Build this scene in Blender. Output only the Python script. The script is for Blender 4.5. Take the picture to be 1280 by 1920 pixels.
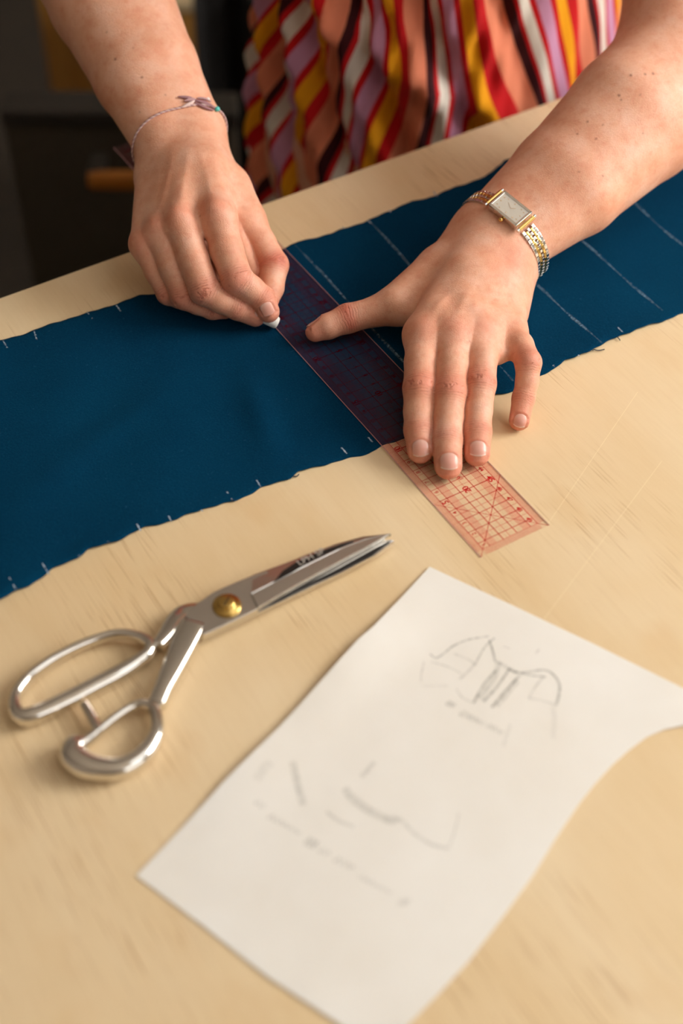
import bpy, bmesh, math, random
import numpy as np
from mathutils import Vector, Matrix
random.seed(7); RNG = np.random.default_rng(7)
for o in list(bpy.data.objects): bpy.data.objects.remove(o)
S = bpy.context.scene
COL = S.collection
TZ = 0.90                      # table top height (m); the working frame below is in cm, origin at a ruler corner on the table top

# ---------------------------------------------------------------- camera (50 mm lens on a 24x36 frame, held upright)
FPX = 2667.0
CR = np.array([[0.8521524130578806, -0.5231570496481144, 0.011956852549801361],
               [-0.37525954360507174, -0.6268531337101968, -0.6828143405704549],
               [0.36471432636068823, 0.5773749649567707, -0.7304940862087337]])
CC = np.array([-36.41684559465465, -42.24873519025091, 62.73366962519467])
cam = bpy.data.cameras.new('camera'); camo = bpy.data.objects.new('camera', cam); COL.objects.link(camo)
cam.sensor_fit = 'HORIZONTAL'; cam.sensor_width = 24.0; cam.lens = FPX*24.0/1280.0
cam.clip_start = 0.02; cam.clip_end = 50
M = Matrix.Identity(4)
for i in range(3):
    M[i][0] = CR[0][i]; M[i][1] = -CR[1][i]; M[i][2] = -CR[2][i]
M.translation = Vector((CC[0]/100, CC[1]/100, TZ+CC[2]/100))
camo.matrix_world = M
cam.dof.use_dof = True; cam.dof.focus_distance = 0.925; cam.dof.aperture_fstop = 3.2
S.camera = camo
S.view_settings.view_transform = 'Standard'; S.view_settings.look = 'None'
S.view_settings.gamma = 1.0; S.view_settings.use_curve_mapping = False
S.view_settings.exposure = 0.38

# ---------------------------------------------------------------- world and daylight
W = bpy.data.worlds.new('daylight'); S.world = W; W.use_nodes = True
W.node_tree.nodes['Background'].inputs[0].default_value = (0.95, 0.97, 1.0, 1)
W.node_tree.nodes['Background'].inputs[1].default_value = 0.7
def area(name, loc, target, sx, sy, power, color):
    l = bpy.data.lights.new(name, 'AREA'); l.shape = 'RECTANGLE'; l.size = sx; l.size_y = sy
    l.energy = power; l.color = color
    o = bpy.data.objects.new(name, l); COL.objects.link(o); o.location = loc
    o.rotation_euler = (Vector(target)-Vector(loc)).to_track_quat('-Z', 'Y').to_euler()
    return o
# daylight entering the window in the right-hand wall, and the wide window behind the camera's right shoulder
area('window_daylight', (1.80, -0.75, 1.95), (0.0, -0.1, 1.0), 1.15, 0.95, 44, (1.0, 0.965, 0.92))
area('front_window_daylight', (0.75, -2.38, 2.0), (0.2, 0.0, 1.0), 1.9, 1.3, 8, (1.0, 0.965, 0.92))
area('skylight_daylight', (1.0, -0.55, 2.72), (1.0, -0.55, 0.0), 1.5, 1.3, 4.5, (1.0, 0.97, 0.93))  # overhead fill lamp, added to soften the side light on the arms

# ---------------------------------------------------------------- helpers
def at(px, py, z):             # point of the photograph at height z (cm above the table) -> working frame, cm
    d = CR.T @ np.array([(px-640)/FPX, (py-960)/FPX, 1.0])
    return CC + d*(z-CC[2])/d[2]
def atD(px, py, D):
    d = CR.T @ np.array([(px-640)/FPX, (py-960)/FPX, 1.0])
    return CC + d*D
def w(p):                      # working cm -> world m
    p = np.asarray(p, float)
    return p/100 + np.array([0, 0, TZ])
def tag(o, label=None, cat=None, group=None, kind=None):
    if label: o['label'] = label
    if cat: o['category'] = cat
    if group: o['group'] = group
    if kind: o['kind'] = kind
    return o
def empty(name, loc):
    o = bpy.data.objects.new(name, None); COL.objects.link(o); o.location = loc; o.empty_display_size = 0.02
    return o
def link(name, me, mat=None, parent=None, smooth=False):
    if mat and not me.materials: me.materials.append(mat)
    o = bpy.data.objects.new(name, me); COL.objects.link(o)
    if smooth: me.polygons.foreach_set('use_smooth', [True]*len(me.polygons))
    if parent:
        o.parent = parent
        o.matrix_parent_inverse = Matrix.Translation(-Vector(parent.location))
    return o
def mesh(name, V, F, mat=None, parent=None, smooth=False):
    me = bpy.data.meshes.new(name); me.from_pydata([tuple(v) for v in V], [], [tuple(f) for f in F]); me.update()
    return link(name, me, mat, parent, smooth)
def bm_obj(name, bm, mat=None, parent=None, smooth=False):
    bmesh.ops.recalc_face_normals(bm, faces=bm.faces)
    me = bpy.data.meshes.new(name); bm.to_mesh(me); bm.free()
    return link(name, me, mat, parent, smooth)
def box_bm(c, s, bev=0.0, rz=0.0, seg=2):
    bm = bmesh.new(); bmesh.ops.create_cube(bm, size=1)
    bmesh.ops.scale(bm, vec=s, verts=bm.verts)
    if bev: bmesh.ops.bevel(bm, geom=bm.edges[:], offset=bev, segments=seg, affect='EDGES', profile=0.6)
    bmesh.ops.rotate(bm, cent=(0,0,0), matrix=Matrix.Rotation(rz, 3, 'Z'), verts=bm.verts)
    bmesh.ops.translate(bm, vec=c, verts=bm.verts)
    return bm
def catmull(P, n, closed=False):
    P = np.asarray(P, float); m = len(P); out = []
    segs = m if closed else m-1
    for i in range(segs):
        if closed: a,b,c,d = P[(i-1)%m],P[i],P[(i+1)%m],P[(i+2)%m]
        else: a,b,c,d = P[max(i-1,0)],P[i],P[i+1],P[min(i+2,m-1)]
        for k in range(n):
            t = k/n
            out.append(0.5*((2*b)+(-a+c)*t+(2*a-5*b+4*c-d)*t*t+(-a+3*b-3*c+d)*t**3))
    if not closed: out.append(P[-1])
    return np.array(out)
def sweep(P, ra, rb, n=12, closed=False, up=(0,0,1), cap=True, power=2.0):
    """tube along P; ra half width sideways, rb half height along up; superellipse section"""
    P = np.asarray(P, float); m = len(P); up = np.asarray(up, float)
    ra = np.broadcast_to(ra, m); rb = np.broadcast_to(rb, m)
    V = []; F = []
    for i in range(m):
        if closed: t = P[(i+1)%m]-P[(i-1)%m]
        else: t = P[min(i+1,m-1)]-P[max(i-1,0)]
        t = t/np.linalg.norm(t)
        s = np.cross(t, up); s /= np.linalg.norm(s); u = np.cross(s, t)
        for k in range(n):
            a = 2*math.pi*k/n; c_, s_ = math.cos(a), math.sin(a)
            V.append(P[i]+s*ra[i]*np.sign(c_)*abs(c_)**(2/power)+u*rb[i]*np.sign(s_)*abs(s_)**(2/power))
    for i in range(m if closed else m-1):
        j = (i+1) % m
        for k in range(n):
            l = (k+1) % n
            F.append((i*n+k, i*n+l, j*n+l, j*n+k))
    if cap and not closed:
        F.append(tuple(range(n-1,-1,-1))); F.append(tuple((m-1)*n+k for k in range(n)))
    return V, F
def joinVF(parts):
    V = []; F = []
    for v, f in parts:
        o = len(V); V += list(v); F += [tuple(i+o for i in q) for q in f]
    return V, F

# ---------------------------------------------------------------- material helpers
def mat(name, color=(0.8,0.8,0.8), rough=0.5, metal=0.0, spec=0.5, **kw):
    m = bpy.data.materials.new(name); m.use_nodes = True
    b = m.node_tree.nodes['Principled BSDF']
    b.inputs['Base Color'].default_value = (*color, 1); b.inputs['Roughness'].default_value = rough
    b.inputs['Metallic'].default_value = metal; b.inputs['Specular IOR Level'].default_value = spec
    for k, v in kw.items(): b.inputs[k.replace('_', ' ')].default_value = v
    return m
class NT:
    def __init__(s, m): s.m = m; s.t = m.node_tree; s.n = s.t.nodes; s.b = s.n['Principled BSDF']; s.l = s.t.links
    def new(s, typ, **kw):
        x = s.n.new(typ)
        for k, v in kw.items(): setattr(x, k, v)
        return x
    def set(s, sock, v):
        if hasattr(v, 'is_linked') or hasattr(v, 'links'): s.l.new(v, sock)
        else: sock.default_value = v
    def coord(s, which='Object'): return s.new('ShaderNodeTexCoord').outputs[which]
    def attr(s, name):
        a = s.new('ShaderNodeAttribute'); a.attribute_name = name; return a
    def math(s, op, a, b=0.0, c=None, clamp=False):
        x = s.new('ShaderNodeMath', operation=op); x.use_clamp = clamp
        s.set(x.inputs[0], a); s.set(x.inputs[1], b)
        if c is not None: s.set(x.inputs[2], c)
        return x.outputs[0]
    def mapping(s, v, scale=(1,1,1), rot=(0,0,0), loc=(0,0,0)):
        x = s.new('ShaderNodeMapping'); s.l.new(v, x.inputs[0])
        x.inputs['Scale'].default_value = scale; x.inputs['Rotation'].default_value = rot; x.inputs['Location'].default_value = loc
        return x.outputs[0]
    def noise(s, v, scale, detail=3, rough=0.55, dist=0.0):
        x = s.new('ShaderNodeTexNoise'); s.l.new(v, x.inputs['Vector'])
        x.inputs['Scale'].default_value = scale; x.inputs['Detail'].default_value = detail
        x.inputs['Roughness'].default_value = rough; x.inputs['Distortion'].default_value = dist
        return x.outputs[0]
    def ramp(s, v, stops, interp='LINEAR'):
        x = s.new('ShaderNodeValToRGB'); s.set(x.inputs[0], v); e = x.color_ramp; e.interpolation = interp
        while len(e.elements) < len(stops): e.elements.new(0.5)
        for el, (p, c) in zip(e.elements, stops):
            el.position = p; el.color = (*c, 1) if len(c) == 3 else c
        return x.outputs[0]
    def mixc(s, fac, a, b, mode='MIX'):
        x = s.new('ShaderNodeMix', data_type='RGBA', blend_type=mode)
        s.set(x.inputs[0], fac)
        s.set(x.inputs[6], (*a, 1) if isinstance(a, tuple) and len(a) == 3 else a)
        s.set(x.inputs[7], (*b, 1) if isinstance(b, tuple) and len(b) == 3 else b)
        return x.outputs[2]
    def bump(s, h, strength, dist, normal=None):
        x = s.new('ShaderNodeBump'); s.l.new(h, x.inputs['Height'])
        x.inputs['Strength'].default_value = strength; x.inputs['Distance'].default_value = dist
        if normal: s.l.new(normal, x.inputs['Normal'])
        return x.outputs[0]
def srgb(r, g, b):
    f = lambda c: (c/255/12.92) if c/255 <= 0.04045 else ((c/255+0.055)/1.055)**2.4
    return (f(r), f(g), f(b))
# ================================================================ the room
def wallmat(name, col, rough=0.8):
    m = mat(name, col, rough); n = NT(m)
    h = n.noise(n.coord(), 60, 4); n.l.new(n.bump(h, 0.15, 0.002), n.b.inputs['Normal'])
    return m
M_wall = wallmat('warm_plaster', (0.46, 0.40, 0.33))
M_ceil = wallmat('ceiling_paint', (0.76, 0.71, 0.63))
M_floor = mat('dark_floor', (0.03, 0.022, 0.015), 0.55)
_n = NT(M_floor); _c = _n.noise(_n.mapping(_n.coord(), (3, 40, 1)), 2, 4)
_n.l.new(_n.ramp(_c, [(0.3, (0.018, 0.013, 0.009)), (0.7, (0.045, 0.032, 0.02))]), _n.b.inputs['Base Color'])
M_trim = mat('white_trim', (0.75, 0.73, 0.69), 0.45)
M_glass = mat('window_glass', (1, 1, 1), 0.02); NT(M_glass).b.inputs['Transmission Weight'].default_value = 1.0; NT(M_glass).b.inputs['IOR'].default_value = 1.02
def struct(name, bm, m, parent=None):
    o = bm_obj(name, bm, m, parent); o['kind'] = 'structure'; return o
RX0, RX1, RY0, RY1, RH = -2.4, 1.9, -2.45, 2.6, 2.75
struct('floor', box_bm(((RX0+RX1)/2, (RY0+RY1)/2, -0.05), (RX1-RX0+.2, RY1-RY0+.2, 0.1)), M_floor)
_bm = bmesh.new()
for (x0, x1, y0, y1) in ((RX0-.1, 0.2, RY0-.1, RY1+.1), (1.8, RX1+.1, RY0-.1, RY1+.1), (0.2, 1.8, RY0-.1, -1.25), (0.2, 1.8, 0.15, RY1+.1)):
    b = box_bm(((x0+x1)/2, (y0+y1)/2, RH+0.05), (x1-x0, y1-y0, 0.1)); _m = bpy.data.meshes.new('t'); b.to_mesh(_m); b.free(); _bm.from_mesh(_m); bpy.data.meshes.remove(_m)
struct('ceiling', _bm, M_ceil)
struct('wall_back', box_bm(((RX0+RX1)/2, RY1+0.05, RH/2), (RX1-RX0+.2, 0.1, RH)), M_wall)
struct('wall_left', box_bm((RX0-0.05, (RY0+RY1)/2, RH/2), (0.1, RY1-RY0, RH)), M_wall)
def opening_wall(name, axis, pos, a0, a1, o0, o1, z0, z1):
    bm = bmesh.new()
    for (s0, s1, q0, q1) in ((a0, o0, 0, RH), (o1, a1, 0, RH), (o0, o1, 0, z0), (o0, o1, z1, RH)):
        c = ((s0+s1)/2, pos, (q0+q1)/2); s = (s1-s0, 0.1, q1-q0)
        if axis == 'x': c = (pos, (s0+s1)/2, (q0+q1)/2); s = (0.1, s1-s0, q1-q0)
        b = box_bm(c, s); me = bpy.data.meshes.new('t'); b.to_mesh(me); b.free(); bm.from_mesh(me); bpy.data.meshes.remove(me)
    return struct(name, bm, M_wall)
opening_wall('wall_right', 'x', RX1+0.05, RY0, RY1, -1.65, 0.15, 1.25, 2.65)
opening_wall('wall_front', 'y', RY0-0.05, RX0, RX1, -0.25, 1.75, 1.2, 2.6)
def window(name, axis, pos, a0, a1, z0, z1):
    e = empty(name, (0, 0, 0)); e['kind'] = 'structure'
    bm = bmesh.new()
    def add(c0, c1, q0, q1):
        c = ((c0+c1)/2, pos, (q0+q1)/2); s = (c1-c0, 0.06, q1-q0)
        if axis == 'x': c = (pos, (c0+c1)/2, (q0+q1)/2); s = (0.06, c1-c0, q1-q0)
        b = box_bm(c, s); me = bpy.data.meshes.new('t'); b.to_mesh(me); b.free(); bm.from_mesh(me); bpy.data.meshes.remove(me)
    t = 0.05; mid = (a0+a1)/2
    add(a0, a0+t, z0, z1); add(a1-t, a1, z0, z1); add(a0+t, a1-t, z0, z0+t); add(a0+t, a1-t, z1-t, z1); add(mid-t/2, mid+t/2, z0+t, z1-t)
    bm_obj('window_frame', bm, M_trim, e)
    for (c0, c1) in ((a0+t, mid-t/2), (mid+t/2, a1-t)):
        c = ((c0+c1)/2, pos, (z0+z1)/2); s = (c1-c0, 0.006, z1-z0-2*t)
        if axis == 'x': c = (pos, (c0+c1)/2, (z0+z1)/2); s = (0.006, c1-c0, z1-z0-2*t)
        bm_obj('pane', box_bm(c, s), M_glass, e)
window('window_1', 'x', RX1+0.05, -1.65, 0.15, 1.25, 2.65)
window('window_2', 'y', RY0-0.05, -0.25, 1.75, 1.2, 2.6)

_sk = empty('added_skylight', (1.0, -0.55, RH)); _sk['kind'] = 'structure'  # made-up, unseen roof opening, added to go with the overhead fill lamp
for (cx, cy, sx, sy) in ((0.225, -0.55, 0.05, 1.4), (1.775, -0.55, 0.05, 1.4), (1.0, -1.225, 1.5, 0.05), (1.0, 0.125, 1.5, 0.05)):
    bm_obj('added_skylight_frame', box_bm((cx, cy, RH+0.05), (sx, sy, 0.09)), M_trim, _sk)
bm_obj('pane', box_bm((1.0, -0.55, RH+0.07), (1.5, 1.3, 0.006)), M_glass, _sk)

# ================================================================ the work table
M_ply = mat('birch_plywood', (0.7, 0.53, 0.32), 0.42, spec=0.4)
n = NT(M_ply); co = n.coord()
fig = n.noise(n.mapping(co, (9, 3.2, 9)), 1.0, 4, 0.55, 0.6)
base = n.ramp(fig, [(0.28, srgb(220, 190, 144)), (0.5, srgb(228, 202, 160)), (0.75, srgb(234, 212, 175))])
blot = n.noise(n.mapping(co, (22, 14, 22), loc=(3, 1, 0)), 1.0, 3)
base = n.mixc(n.math('MULTIPLY', n.ramp(blot, [(0.58, (0, 0, 0)), (0.75, (1, 1, 1))]), 0.22), base, srgb(206, 160, 100))
streak = n.noise(n.mapping(co, (900, 22, 900)), 1.0, 2, 0.5, 0.0)
streak = n.ramp(streak, [(0.58, (0, 0, 0)), (0.68, (1, 1, 1))])
patch = n.ramp(n.noise(n.mapping(co, (11, 6, 11), loc=(0.35, 0.2, 0)), 1.0, 3), [(0.46, (0, 0, 0)), (0.64, (1, 1, 1))])
sm = n.math('MULTIPLY', n.math('MULTIPLY', streak, patch), 0.68)
col = n.mixc(sm, base, srgb(168, 122, 74))
fine = n.noise(n.mapping(co, (420, 30, 420)), 1.0, 3)
col = n.mixc(n.math('MULTIPLY', n.ramp(fine, [(0.35, (1, 1, 1)), (0.6, (0, 0, 0))]), 0.06), col, srgb(190, 146, 92))
# pale straight score lines scratched into the veneer
sep = n.new('ShaderNodeSeparateXYZ'); n.l.new(co, sep.inputs[0])
for (p0, p1, zz) in (((1195, 735), (1025, 985), 0), ((1240, 865), (1020, 1160), 0)):
    A, B = at(*p0, 0)/100, at(*p1, 0)/100
    dx, dy = (B-A)[:2]; L = math.hypot(dx, dy); nx_, ny_ = -dy/L, dx/L
    d = n.math('ADD', n.math('ADD', n.math('MULTIPLY', sep.outputs[0], nx_), n.math('MULTIPLY', sep.outputs[1], ny_)), -(A[0]*nx_+A[1]*ny_))
    s = n.math('ADD', n.math('ADD', n.math('MULTIPLY', sep.outputs[0], dx/L), n.math('MULTIPLY', sep.outputs[1], dy/L)), -(A[0]*dx/L+A[1]*dy/L))
    inside = n.math('MULTIPLY', n.math('GREATER_THAN', s, 0.0), n.math('LESS_THAN', s, L))
    ln = n.math('MULTIPLY', n.math('LESS_THAN', n.math('ABSOLUTE', d), 0.00022), inside)
    col = n.mixc(n.math('MULTIPLY', ln, 0.38), col, srgb(250, 232, 190))
n.l.new(col, n.b.inputs['Base Color'])
n.l.new(n.ramp(fig, [(0.3, (0.46,)*3), (0.7, (0.36,)*3)]), n.b.inputs['Roughness'])
n.l.new(n.bump(sm, 0.25, 0.0006), n.b.inputs['Normal'])
M_plyedge = mat('plywood_edge', srgb(190, 150, 100), 0.6)
M_tleg = mat('table_leg_wood', srgb(176, 136, 88), 0.55)
EDGE_A = at(0, 557, 0); EDGE_B = at(1100, 165, 0)
tang = math.atan2(EDGE_B[1]-EDGE_A[1], EDGE_B[0]-EDGE_A[0])
def edge_y(x): return EDGE_A[1]+(x-EDGE_A[0])*math.tan(tang)
table = empty('work_table', (0.0, 0.0, 0.0)); tag(table, 'large pale birch plywood work table everything lies on', 'table')
tb = box_bm((0, 0, 0), (2.6, 1.2, 0.028), 0.0015, seg=1)
bmesh.ops.translate(tb, vec=(0, -0.6, -0.014), verts=tb.verts)
bmesh.ops.rotate(tb, cent=(0, 0, 0), matrix=Matrix.Rotation(tang, 3, 'Z'), verts=tb.verts)
bmesh.ops.translate(tb, vec=(0.0, edge_y(0)/100, TZ), verts=tb.verts)
bm_obj('table_top', tb, M_ply, table)
for sx in (-1.2, 1.2):
    for sy in (-0.08, -1.12):
        c = Matrix.Rotation(tang, 3, 'Z') @ Vector((sx, sy, 0))
        bm_obj('table_leg', box_bm((c.x, c.y+edge_y(0)/100, (TZ-0.028)/2), (0.07, 0.07, TZ-0.028), 0.004, tang), M_tleg, table)

# ================================================================ blue cloth
M_blue = mat('blue_wool', (0.004, 0.03, 0.075), 0.95, spec=0.03)
n = NT(M_blue); co = n.coord()
big = n.noise(co, 9, 3); fib = n.noise(co, 900, 3, 0.7); fl = n.noise(n.mapping(co, (1, 1, 1)), 420, 2, 0.6)
c1 = n.ramp(big, [(0.3, (0.0006, 0.024, 0.060)), (0.7, (0.0010, 0.035, 0.080))])
c2 = n.mixc(n.math('MULTIPLY', n.ramp(fib, [(0.45, (0, 0, 0)), (0.75, (1, 1, 1))]), 0.5), c1, (0.004, 0.062, 0.12))
lint = n.ramp(fl, [(0.70, (0, 0, 0)), (0.78, (1, 1, 1))])
c2 = n.mixc(n.math('MULTIPLY', lint, 0.25), c2, (0.06, 0.17, 0.27))
n.l.new(c2, n.b.inputs['Base Color'])
n.b.inputs['Sheen Weight'].default_value = 0.03; n.b.inputs['Sheen Tint'].default_value = (0.1, 0.45, 0.8, 1); n.b.inputs['Sheen Roughness'].default_value = 0.5
n.l.new(n.bump(n.noise(co, 650, 3, 0.7), 0.5, 0.0008), n.b.inputs['Normal'])
NE = [(-160,1205),(-80,1166),(0,1127),(55,1100),(100,1068),(145,1048),(165,1033),(215,1018),(270,990),(330,975),(380,955),(440,940),(490,915),(545,897),(560,886),(620,868),(690,850),(712,838),(760,820),(830,795),(880,768),(928,741),(960,735),(1005,707),(1040,693),(1057,677),(1100,664),(1130,645),(1190,620),(1240,604),(1280,588),(1400,538),(1520,490)]
FE = [(-160,690),(-60,660),(0,640),(60,622),(110,607),(160,592),(215,572),(262,556),(300,552),(340,540),(400,516),(470,492),(530,466),(560,453),(620,440),(660,425),(700,410),(760,385),(800,373),(850,352),(910,335),(945,303),(1000,290),(1060,268),(1150,240),(1300,195)]
ne = np.array([at(*p, 0.05) for p in NE]); fe = np.array([at(*p, 0.05) for p in FE])
def y_near(x): return np.interp(x, ne[:,0], ne[:,1]) + 0.05*np.sin(x*2.3+1)+0.03*np.sin(x*5.1)
def y_far(x): return np.interp(x, fe[:,0], fe[:,1]) + 0.05*np.sin(x*1.9+2)+0.03*np.sin(x*4.7)
CX0, CX1 = -38.0, 62.0
def cloth_z(x, y):
    """height of the cloth's top face (cm)"""
    flat = 1-np.exp(-(np.maximum(np.abs(x-2.5)-4, 0)/6.0)**2)          # pressed flat by the ruler
    z = 0.09 + flat*(0.10*(1+np.sin(x*0.33+0.14*y+0.6))*(0.6+0.4*np.sin(y*0.42+0.1*x)) + 0.05*(1+np.sin(x*0.71-0.5*y)))
    z = z + 0.30*np.exp(-(((x+5.2)-0.28*(y-17))/1.1)**2-((y-17.5)/3.6)**2)*(1-np.exp(-((x-1)/3)**2))   # soft ruck left of the ruler
    z = z + 0.18*np.exp(-(((y-20)-0.35*(x+16))/1.3)**2-((x+15)/6)**2)
    arm = np.exp(-((x-24)/14)**2-((y-20)/9)**2)
    return z*(1-0.55*arm)+0.05*arm
NX, NY = 520, 110
xs = np.linspace(CX0, CX1, NX); V = []; F = []
T = np.linspace(0, 1, NY)
X = np.repeat(xs[:,None], NY, 1); Y = y_near(xs)[:,None]*(1-T)+y_far(xs)[:,None]*T
Z = cloth_z(X, Y)
edgef = np.minimum(T, 1-T)*21
Z = Z*(1-0.35*np.exp(-(edgef/0.25)**2))[None,:] + 0.10*(np.exp(-(edgef/0.9)**2)[None,:])*((0.5+0.5*np.sin(xs*0.9))*(1-np.exp(-(np.maximum(np.abs(xs-2.5)-3.2, 0)/2.0)**2)))[:,None]
top = np.stack([X, Y, Z], -1).reshape(-1, 3); bot = top.copy(); bot[:,2] = np.maximum(top[:,2]-0.075, 0.012)
V = w(np.vstack([top, bot])); o = NX*NY
ii, jj = np.meshgrid(np.arange(NX-1), np.arange(NY-1), indexing='ij'); a = (ii*NY+jj).ravel()
F = np.vstack([np.stack([a, a+NY, a+NY+1, a+1], 1), np.stack([a+o, a+1+o, a+NY+1+o, a+NY+o], 1)]).tolist()
for i in range(NX-1):
    F.append([i*NY, i*NY+o, (i+1)*NY+o, (i+1)*NY]); k = NY-1
    F.append([i*NY+k, (i+1)*NY+k, (i+1)*NY+k+o, i*NY+k+o])
for j in range(NY-1):
    F.append([j, j+1, j+1+o, j+o]); b = (NX-1)*NY+j
    F.append([b, b+o, b+1+o, b+1])
cloth = empty('blue_cloth', w((0, 22, 0)))
tag(cloth, 'long strip of dark blue woven cloth with chalk marks across the table', 'cloth')
mesh('woven_strip', V, F, M_blue, cloth, True)
# chalk marks
def chalkmat(name, cover, tint):
    m = mat(name, tint, 0.9, spec=0.1); n = NT(m)
    g = n.noise(n.coord(), 520, 3, 0.75)
    big = n.noise(n.coord(), 60, 2)
    ed = n.attr('edge').outputs['Fac']
    al = n.math('MULTIPLY', n.ramp(n.math('ADD', g, n.math('MULTIPLY', n.math('SUBTRACT', big, 0.5), 0.35)), [(0.5-cover*0.22, (0,)*3), (0.78-cover*0.22, (1,)*3)]), ed)
    n.l.new(al, n.b.inputs['Alpha']); return m
M_chalkl = chalkmat('chalk_line', 0.45, srgb(118, 146, 168)); M_chalkt = chalkmat('chalk_tick', 0.9, srgb(178, 192, 206))
def chalk_strip(name, P0, P1, width, m, seg):
    P0 = np.array(P0[:2]); P1 = np.array(P1[:2]); d = (P1-P0); L = np.linalg.norm(d); d /= L; s = np.array([-d[1], d[0]])
    V = []; F = []; E = []
    for i in range(seg+1):
        t = i/seg; c = P0+(P1-P0)*t + s*0.05*math.sin(t*9+P0[0])*min(1, L/8)
        wd = width*(0.75+0.35*math.sin(t*14+P0[0]*3))
        for q, e in ((-1, 0.0), (-0.4, 1.0), (0.4, 1.0), (1, 0.0)):
            p = c+s*wd*0.5*q; V.append(w((p[0], p[1], float(cloth_z(p[0], p[1]))+0.022))); E.append(e*(min(1, 4*t+.3, 4*(1-t)+.3)))
    for i in range(seg):
        for k in range(3): F.append((i*4+k, i*4+k+1, i*4+k+5, i*4+k+4))
    o = mesh(name, V, F, m, cloth, True)
    at_ = o.data.attributes.new('edge', 'FLOAT', 'POINT'); at_.data.foreach_set('value', E)
    return o
s6 = lambda x, y: (x*0.547, 540+y*0.547)
ticks = [(s6(*a), s6(*b)) for a, b in (((10,180),(25,205)),((117,148),(126,177)),((208,118),(224,142)),((298,86),(317,110)),((398,60),(414,82)),((488,28),(505,50)),
 ((33,998),(57,1042)),((146,948),(170,988)),((252,896),(274,924)),((361,856),(371,874)),((469,811),(483,837)),((572,773),(589,804)),((675,738),(694,765)),((777,696),(796,727)),((879,658),(893,684)),((980,618),(1000,642)),((1070,587),(1087,602)),((1169,544),(1189,567)),((1260,509),(1277,527)))]
ticks += [((597,446),(605,453)),((641,425),(651,434)),((688,413),(697,421)),((729,395),(736,404)),((771,377),(777,384)),((812,359),(820,369)),((1077,660),(1086,670)),((1031,679),(1040,689)),((1157,616),(1167,626)),((1201,599),(1215,610)),((941,723),(953,733)),((720,398),(728,404))]
for a, b in ticks[:-1]:
    A, B = at(*a, 0.15), at(*b, 0.15)
    chalk_strip('chalk_tick', A, B, 0.17, M_chalkt, 6)
for (a, b) in (((553,458),(745,665)),((690,412),(800,535)),((985,515),(1127,647)),((1060,425),(1252,592)),((1165,362),(1300,478))):
    A, B = at(*a, 0.15), at(*b, 0.15)
    yn = float(y_near(B[0]))+0.2
    if a[0] < 700: B = A+(B-A)*((yn-A[1])/(B[1]-A[1]))
    chalk_strip('chalk_line', A, B, 0.30, M_chalkl, 40)
# frayed threads along the cut edge
M_thr = mat('blue_thread', (0.003, 0.02, 0.05), 0.9)
for pts in (((1112,655),(1122,657),(1133,655)),((1096,650),(1104,653),(1112,657)),((548,893),(556,893),(560,889)),((1155,630),(1160,635),(1162,638)),((433,937),(438,940),(441,938))):
    P = catmull([w(at(*p, 0.12)) for p in pts], 5)
    v, f = sweep(P, 0.00035, 0.00035, 6); mesh('loose_thread', v, f, M_thr, cloth, True)

# ================================================================ ruler
RT = 0.06                                                   # ruler thickness, cm
def ruler_z(x, v):                                          # underside height, rides up over the cloth edge
    t = np.clip((v-7.6)/3.2, 0, 1); t = t*t*(3-2*t)
    return 0.007 + 0.118*t
M_rul = bpy.data.materials.new('clear_pink_plastic'); M_rul.use_nodes = True
t = M_rul.node_tree; t.nodes.clear()
out = t.nodes.new('ShaderNodeOutputMaterial'); mx = t.nodes.new('ShaderNodeMixShader'); tr = t.nodes.new('ShaderNodeBsdfTransparent')
gl = t.nodes.new('ShaderNodeBsdfGlossy'); fr = t.nodes.new('ShaderNodeFresnel'); mx2 = t.nodes.new('ShaderNodeMixShader'); df = t.nodes.new('ShaderNodeBsdfDiffuse')
tr.inputs[0].default_value = (0.998, 0.988, 0.988, 1); gl.inputs['Roughness'].default_value = 0.22; fr.inputs[0].default_value = 1.32
df.inputs[0].default_value = (0.55, 0.16, 0.2, 1); mx2.inputs[0].default_value = 0.008
t.links.new(tr.outputs[0], mx2.inputs[1]); t.links.new(df.outputs[0], mx2.inputs[2])
ge = t.nodes.new('ShaderNodeNewGeometry'); sb = t.nodes.new('ShaderNodeMath'); sb.operation = 'SUBTRACT'; sb.inputs[0].default_value = 1.0; ml = t.nodes.new('ShaderNodeMath'); ml.operation = 'MULTIPLY'
t.links.new(ge.outputs['Backfacing'], sb.inputs[1]); t.links.new(sb.outputs[0], ml.inputs[0]); t.links.new(fr.outputs[0], ml.inputs[1])   # reflect at the outer faces only
t.links.new(ml.outputs[0], mx.inputs[0]); t.links.new(mx2.outputs[0], mx.inputs[1]); t.links.new(gl.outputs[0], mx.inputs[2]); t.links.new(mx.outputs[0], out.inputs[0])
def inkmat(name, tcol, cover):
    m = bpy.data.materials.new(name); m.use_nodes = True; t = m.node_tree; t.nodes.clear()
    out = t.nodes.new('ShaderNodeOutputMaterial'); mx = t.nodes.new('ShaderNodeMixShader'); tr = t.nodes.new('ShaderNodeBsdfTransparent'); df = t.nodes.new('ShaderNodeBsdfDiffuse')
    tr.inputs[0].default_value = (*tcol, 1); df.inputs[0].default_value = (*srgb(226, 34, 56), 1); mx.inputs[0].default_value = cover
    t.links.new(tr.outputs[0], mx.inputs[1]); t.links.new(df.outputs[0], mx.inputs[2]); t.links.new(mx.outputs[0], out.inputs[0]); return m
M_ink = inkmat('red_ink', (0.86, 0.10, 0.16), 0.07); M_ink2 = inkmat('red_ink_fine', (0.94, 0.36, 0.41), 0.06)
M_redge = mat('frosted_ruler_edge', srgb(205, 150, 150), 0.4); NT(M_redge).b.inputs['Alpha'].default_value = 0.55
ruler = empty('ruler', w((2.5, 25, 0.015)))
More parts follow.
